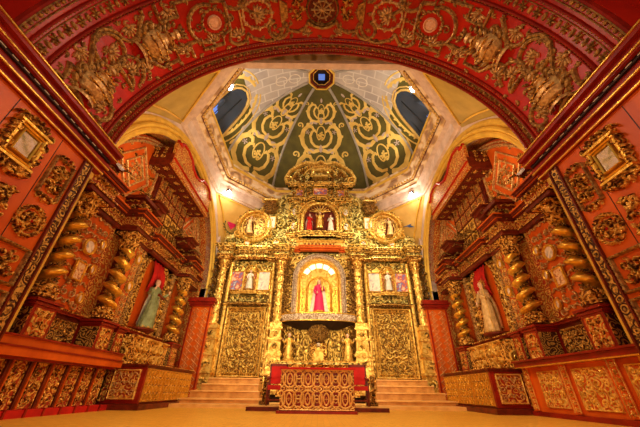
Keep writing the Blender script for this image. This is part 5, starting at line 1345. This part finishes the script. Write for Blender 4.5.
# ------------------------------------------------------------------ lattice altar table in the middle
o = thing('altar_table', 'free-standing altar table with gold lattice front over red, in the middle of the floor', 'altar table', (0, 9.4, 0))
B().box(-.99, .97, 9.02, 9.75, .06, 1.0).build('red_core', CRIMD, o)
B().box(-1.04, 1.0, 8.94, 9.8, 1.0, 1.05).build('table_top', REDC, o)
B().box(-1.06, 1.02, 8.93, 9.82, 0, .06).build('base', CRIMD, o)
for k in range(2):
    g = B(lambda a, c, h: (max(-1.0, min(.96, a * .98 - .02)), 9.02 - h, c))
    z0 = .09 + k * .455; zc = z0 + .227
    for i in range(4):
        cx = -.75 + i * .5
        g.sweep(arc(cx, zc, .19, .20, 0, 360, 20), .028, .035); g.sweep(arc(cx, zc, .07, .13, 0, 360, 14), .022, .035); g.rosette(cx, zc, .05, 4, .03)
        for s2 in (-1, 1):
            g.sweep([(cx + s2 * .245, zc - .22), (cx + s2 * .12, zc - .10), (cx + s2 * .12, zc + .10), (cx + s2 * .245, zc + .22)], .024, .035)
            g.sweep([(cx + s2 * .25, zc), (cx + s2 * .16, zc)], .022, .035); g.sweep([(cx + s2 * .25, zc + .16), (cx + s2 * .12, zc + .22)], .016, .035); g.sweep([(cx + s2 * .25, zc - .16), (cx + s2 * .12, zc - .22)], .016, .035)
            g.sweep(arc(cx + s2 * .25, zc, .055, .085, 0, 360, 10), .015, .035)
            g.sweep([(cx, zc + s2 * .13), (cx, zc + s2 * .23)], .018, .035); g.sweep(arc(cx, zc + s2 * .23, .08, .05, 0, 360, 10), .014, .035)
    g.build('lattice', LATT, o)
g = B(lambda a, c, h: (a * .98 - .02, 9.02 - h, c)); g.sweep(rect(-.98, .98, .08, .99), .02, .045, 0, True); g.build('lattice_frame', LATT, o)
for s in (-1, 1):
    SD = 'left' if s < 0 else 'right'
    o = thing('armchair', 'dark wooden armchair with red velvet seat and back standing just %s of the altar table' % SD, 'armchair', (s * 1.27, 10.5, .12), 'red velvet armchairs')
    x0, x1 = s * 1.27 - .27, s * 1.27 + .27
    B().box(x0 + .03, x1 - .03, 10.75, 10.83, .68, 1.18).build('backrest', REDC, o)
    b = B(); b.box(x0 - .02, x0 + .03, 10.74, 10.84, .12, 1.24).box(x1 - .03, x1 + .02, 10.74, 10.84, .12, 1.24).box(x0, x1, 10.74, 10.84, 1.18, 1.25); b.build('back_frame', ORD, o)
    B().box(x0, x1, 10.25, 10.76, .52, .64).build('seat', REDC, o)
    for a in (x0 + .02, x1 - .02):
        b = B(); b.tube([(a, 10.28, .12, 1), (a, 10.27, .3, .7), (a, 10.28, .5, 1.1), (a, 10.27, .72, .8)], .032, 7); b.build('leg', ORD, o, True)
        b = B(); b.tube([(a, 10.18, .80, 1.2), (a, 10.3, .84, 1), (a, 10.55, .80, .9), (a, 10.78, .86, 1)], .03, 7); b.build('armrest', ORD, o, True)
    b = B(); b.tube([(x0, 10.30, .26), (x1, 10.30, .26)], .022, 6); b.build('stretcher', ORD, o)
    # carved scroll bracket flanking the armchairs
    p = thing('carved_stand', 'small dark gilded scroll stand beside the %s armchair' % SD, 'stand', (s * 1.78, 10.9, .12), 'scroll stands by the armchairs')
    b = B(lambda a, c, h: (s * 1.72 + a, 10.9 - h, c)); b.box(-.10, .14, .12, .22, -.2, .2); b.box(-.02, .08, .22, .9, -.1, .1); b.build('post', GOLDD, p)
    b = B(lambda a, c, h: (s * 1.72 + a, 10.78 - h, c)); b.sweep(spiral(.04, .42, .14, 1.3, 1, 1), .03, .06); b.sweep(spiral(.04, .82, .16, 1.3, 4, -1), .03, .06); b.build('scrolls', GOLDR, p)

# ------------------------------------------------------------------ flood lamps
def flood(loc, tgt, label, grp=None, r=.10):
    o = thing('flood_lamp', label, 'lamp', loc, grp)
    q = (Vector(tgt) - Vector(loc)).to_track_quat('-Z', 'Y').to_matrix(); L = Vector(loc)
    mp = lambda u, v, h: tuple(L + q @ Vector((u, v, -h)))
    B(mp).box(-r * 1.2, r * 1.2, -r * 1.2, r * 1.2, -.12, .0).build('housing', BLACKM, o)
    B(mp).lathe(0, 0, [(r, -.0), (r, .02), (0.001, .03)], 14).build('lamp_glass', LAMP, o)
    B(mp).tube([(0, 0, -.1), (0, 0, -.35)], .03, 6).build('bracket', BLACKM, o)
for s in (-1, 1):
    SD = 'left' if s < 0 else 'right'
    flood((s * 4.75, 9.45, 13.85), (s * 1.5, 4.0, 6.0), 'glaring white flood lamp by the %s dome window' % SD, 'flood lamps by the dome windows', .17)
    flood((s * 5.25, 13.7, 10.25), (s * 2.0, 12.5, 6), 'small flood lamp at the corner of the cornice above the %s altarpiece' % SD, 'flood lamps on the cornice', .09)
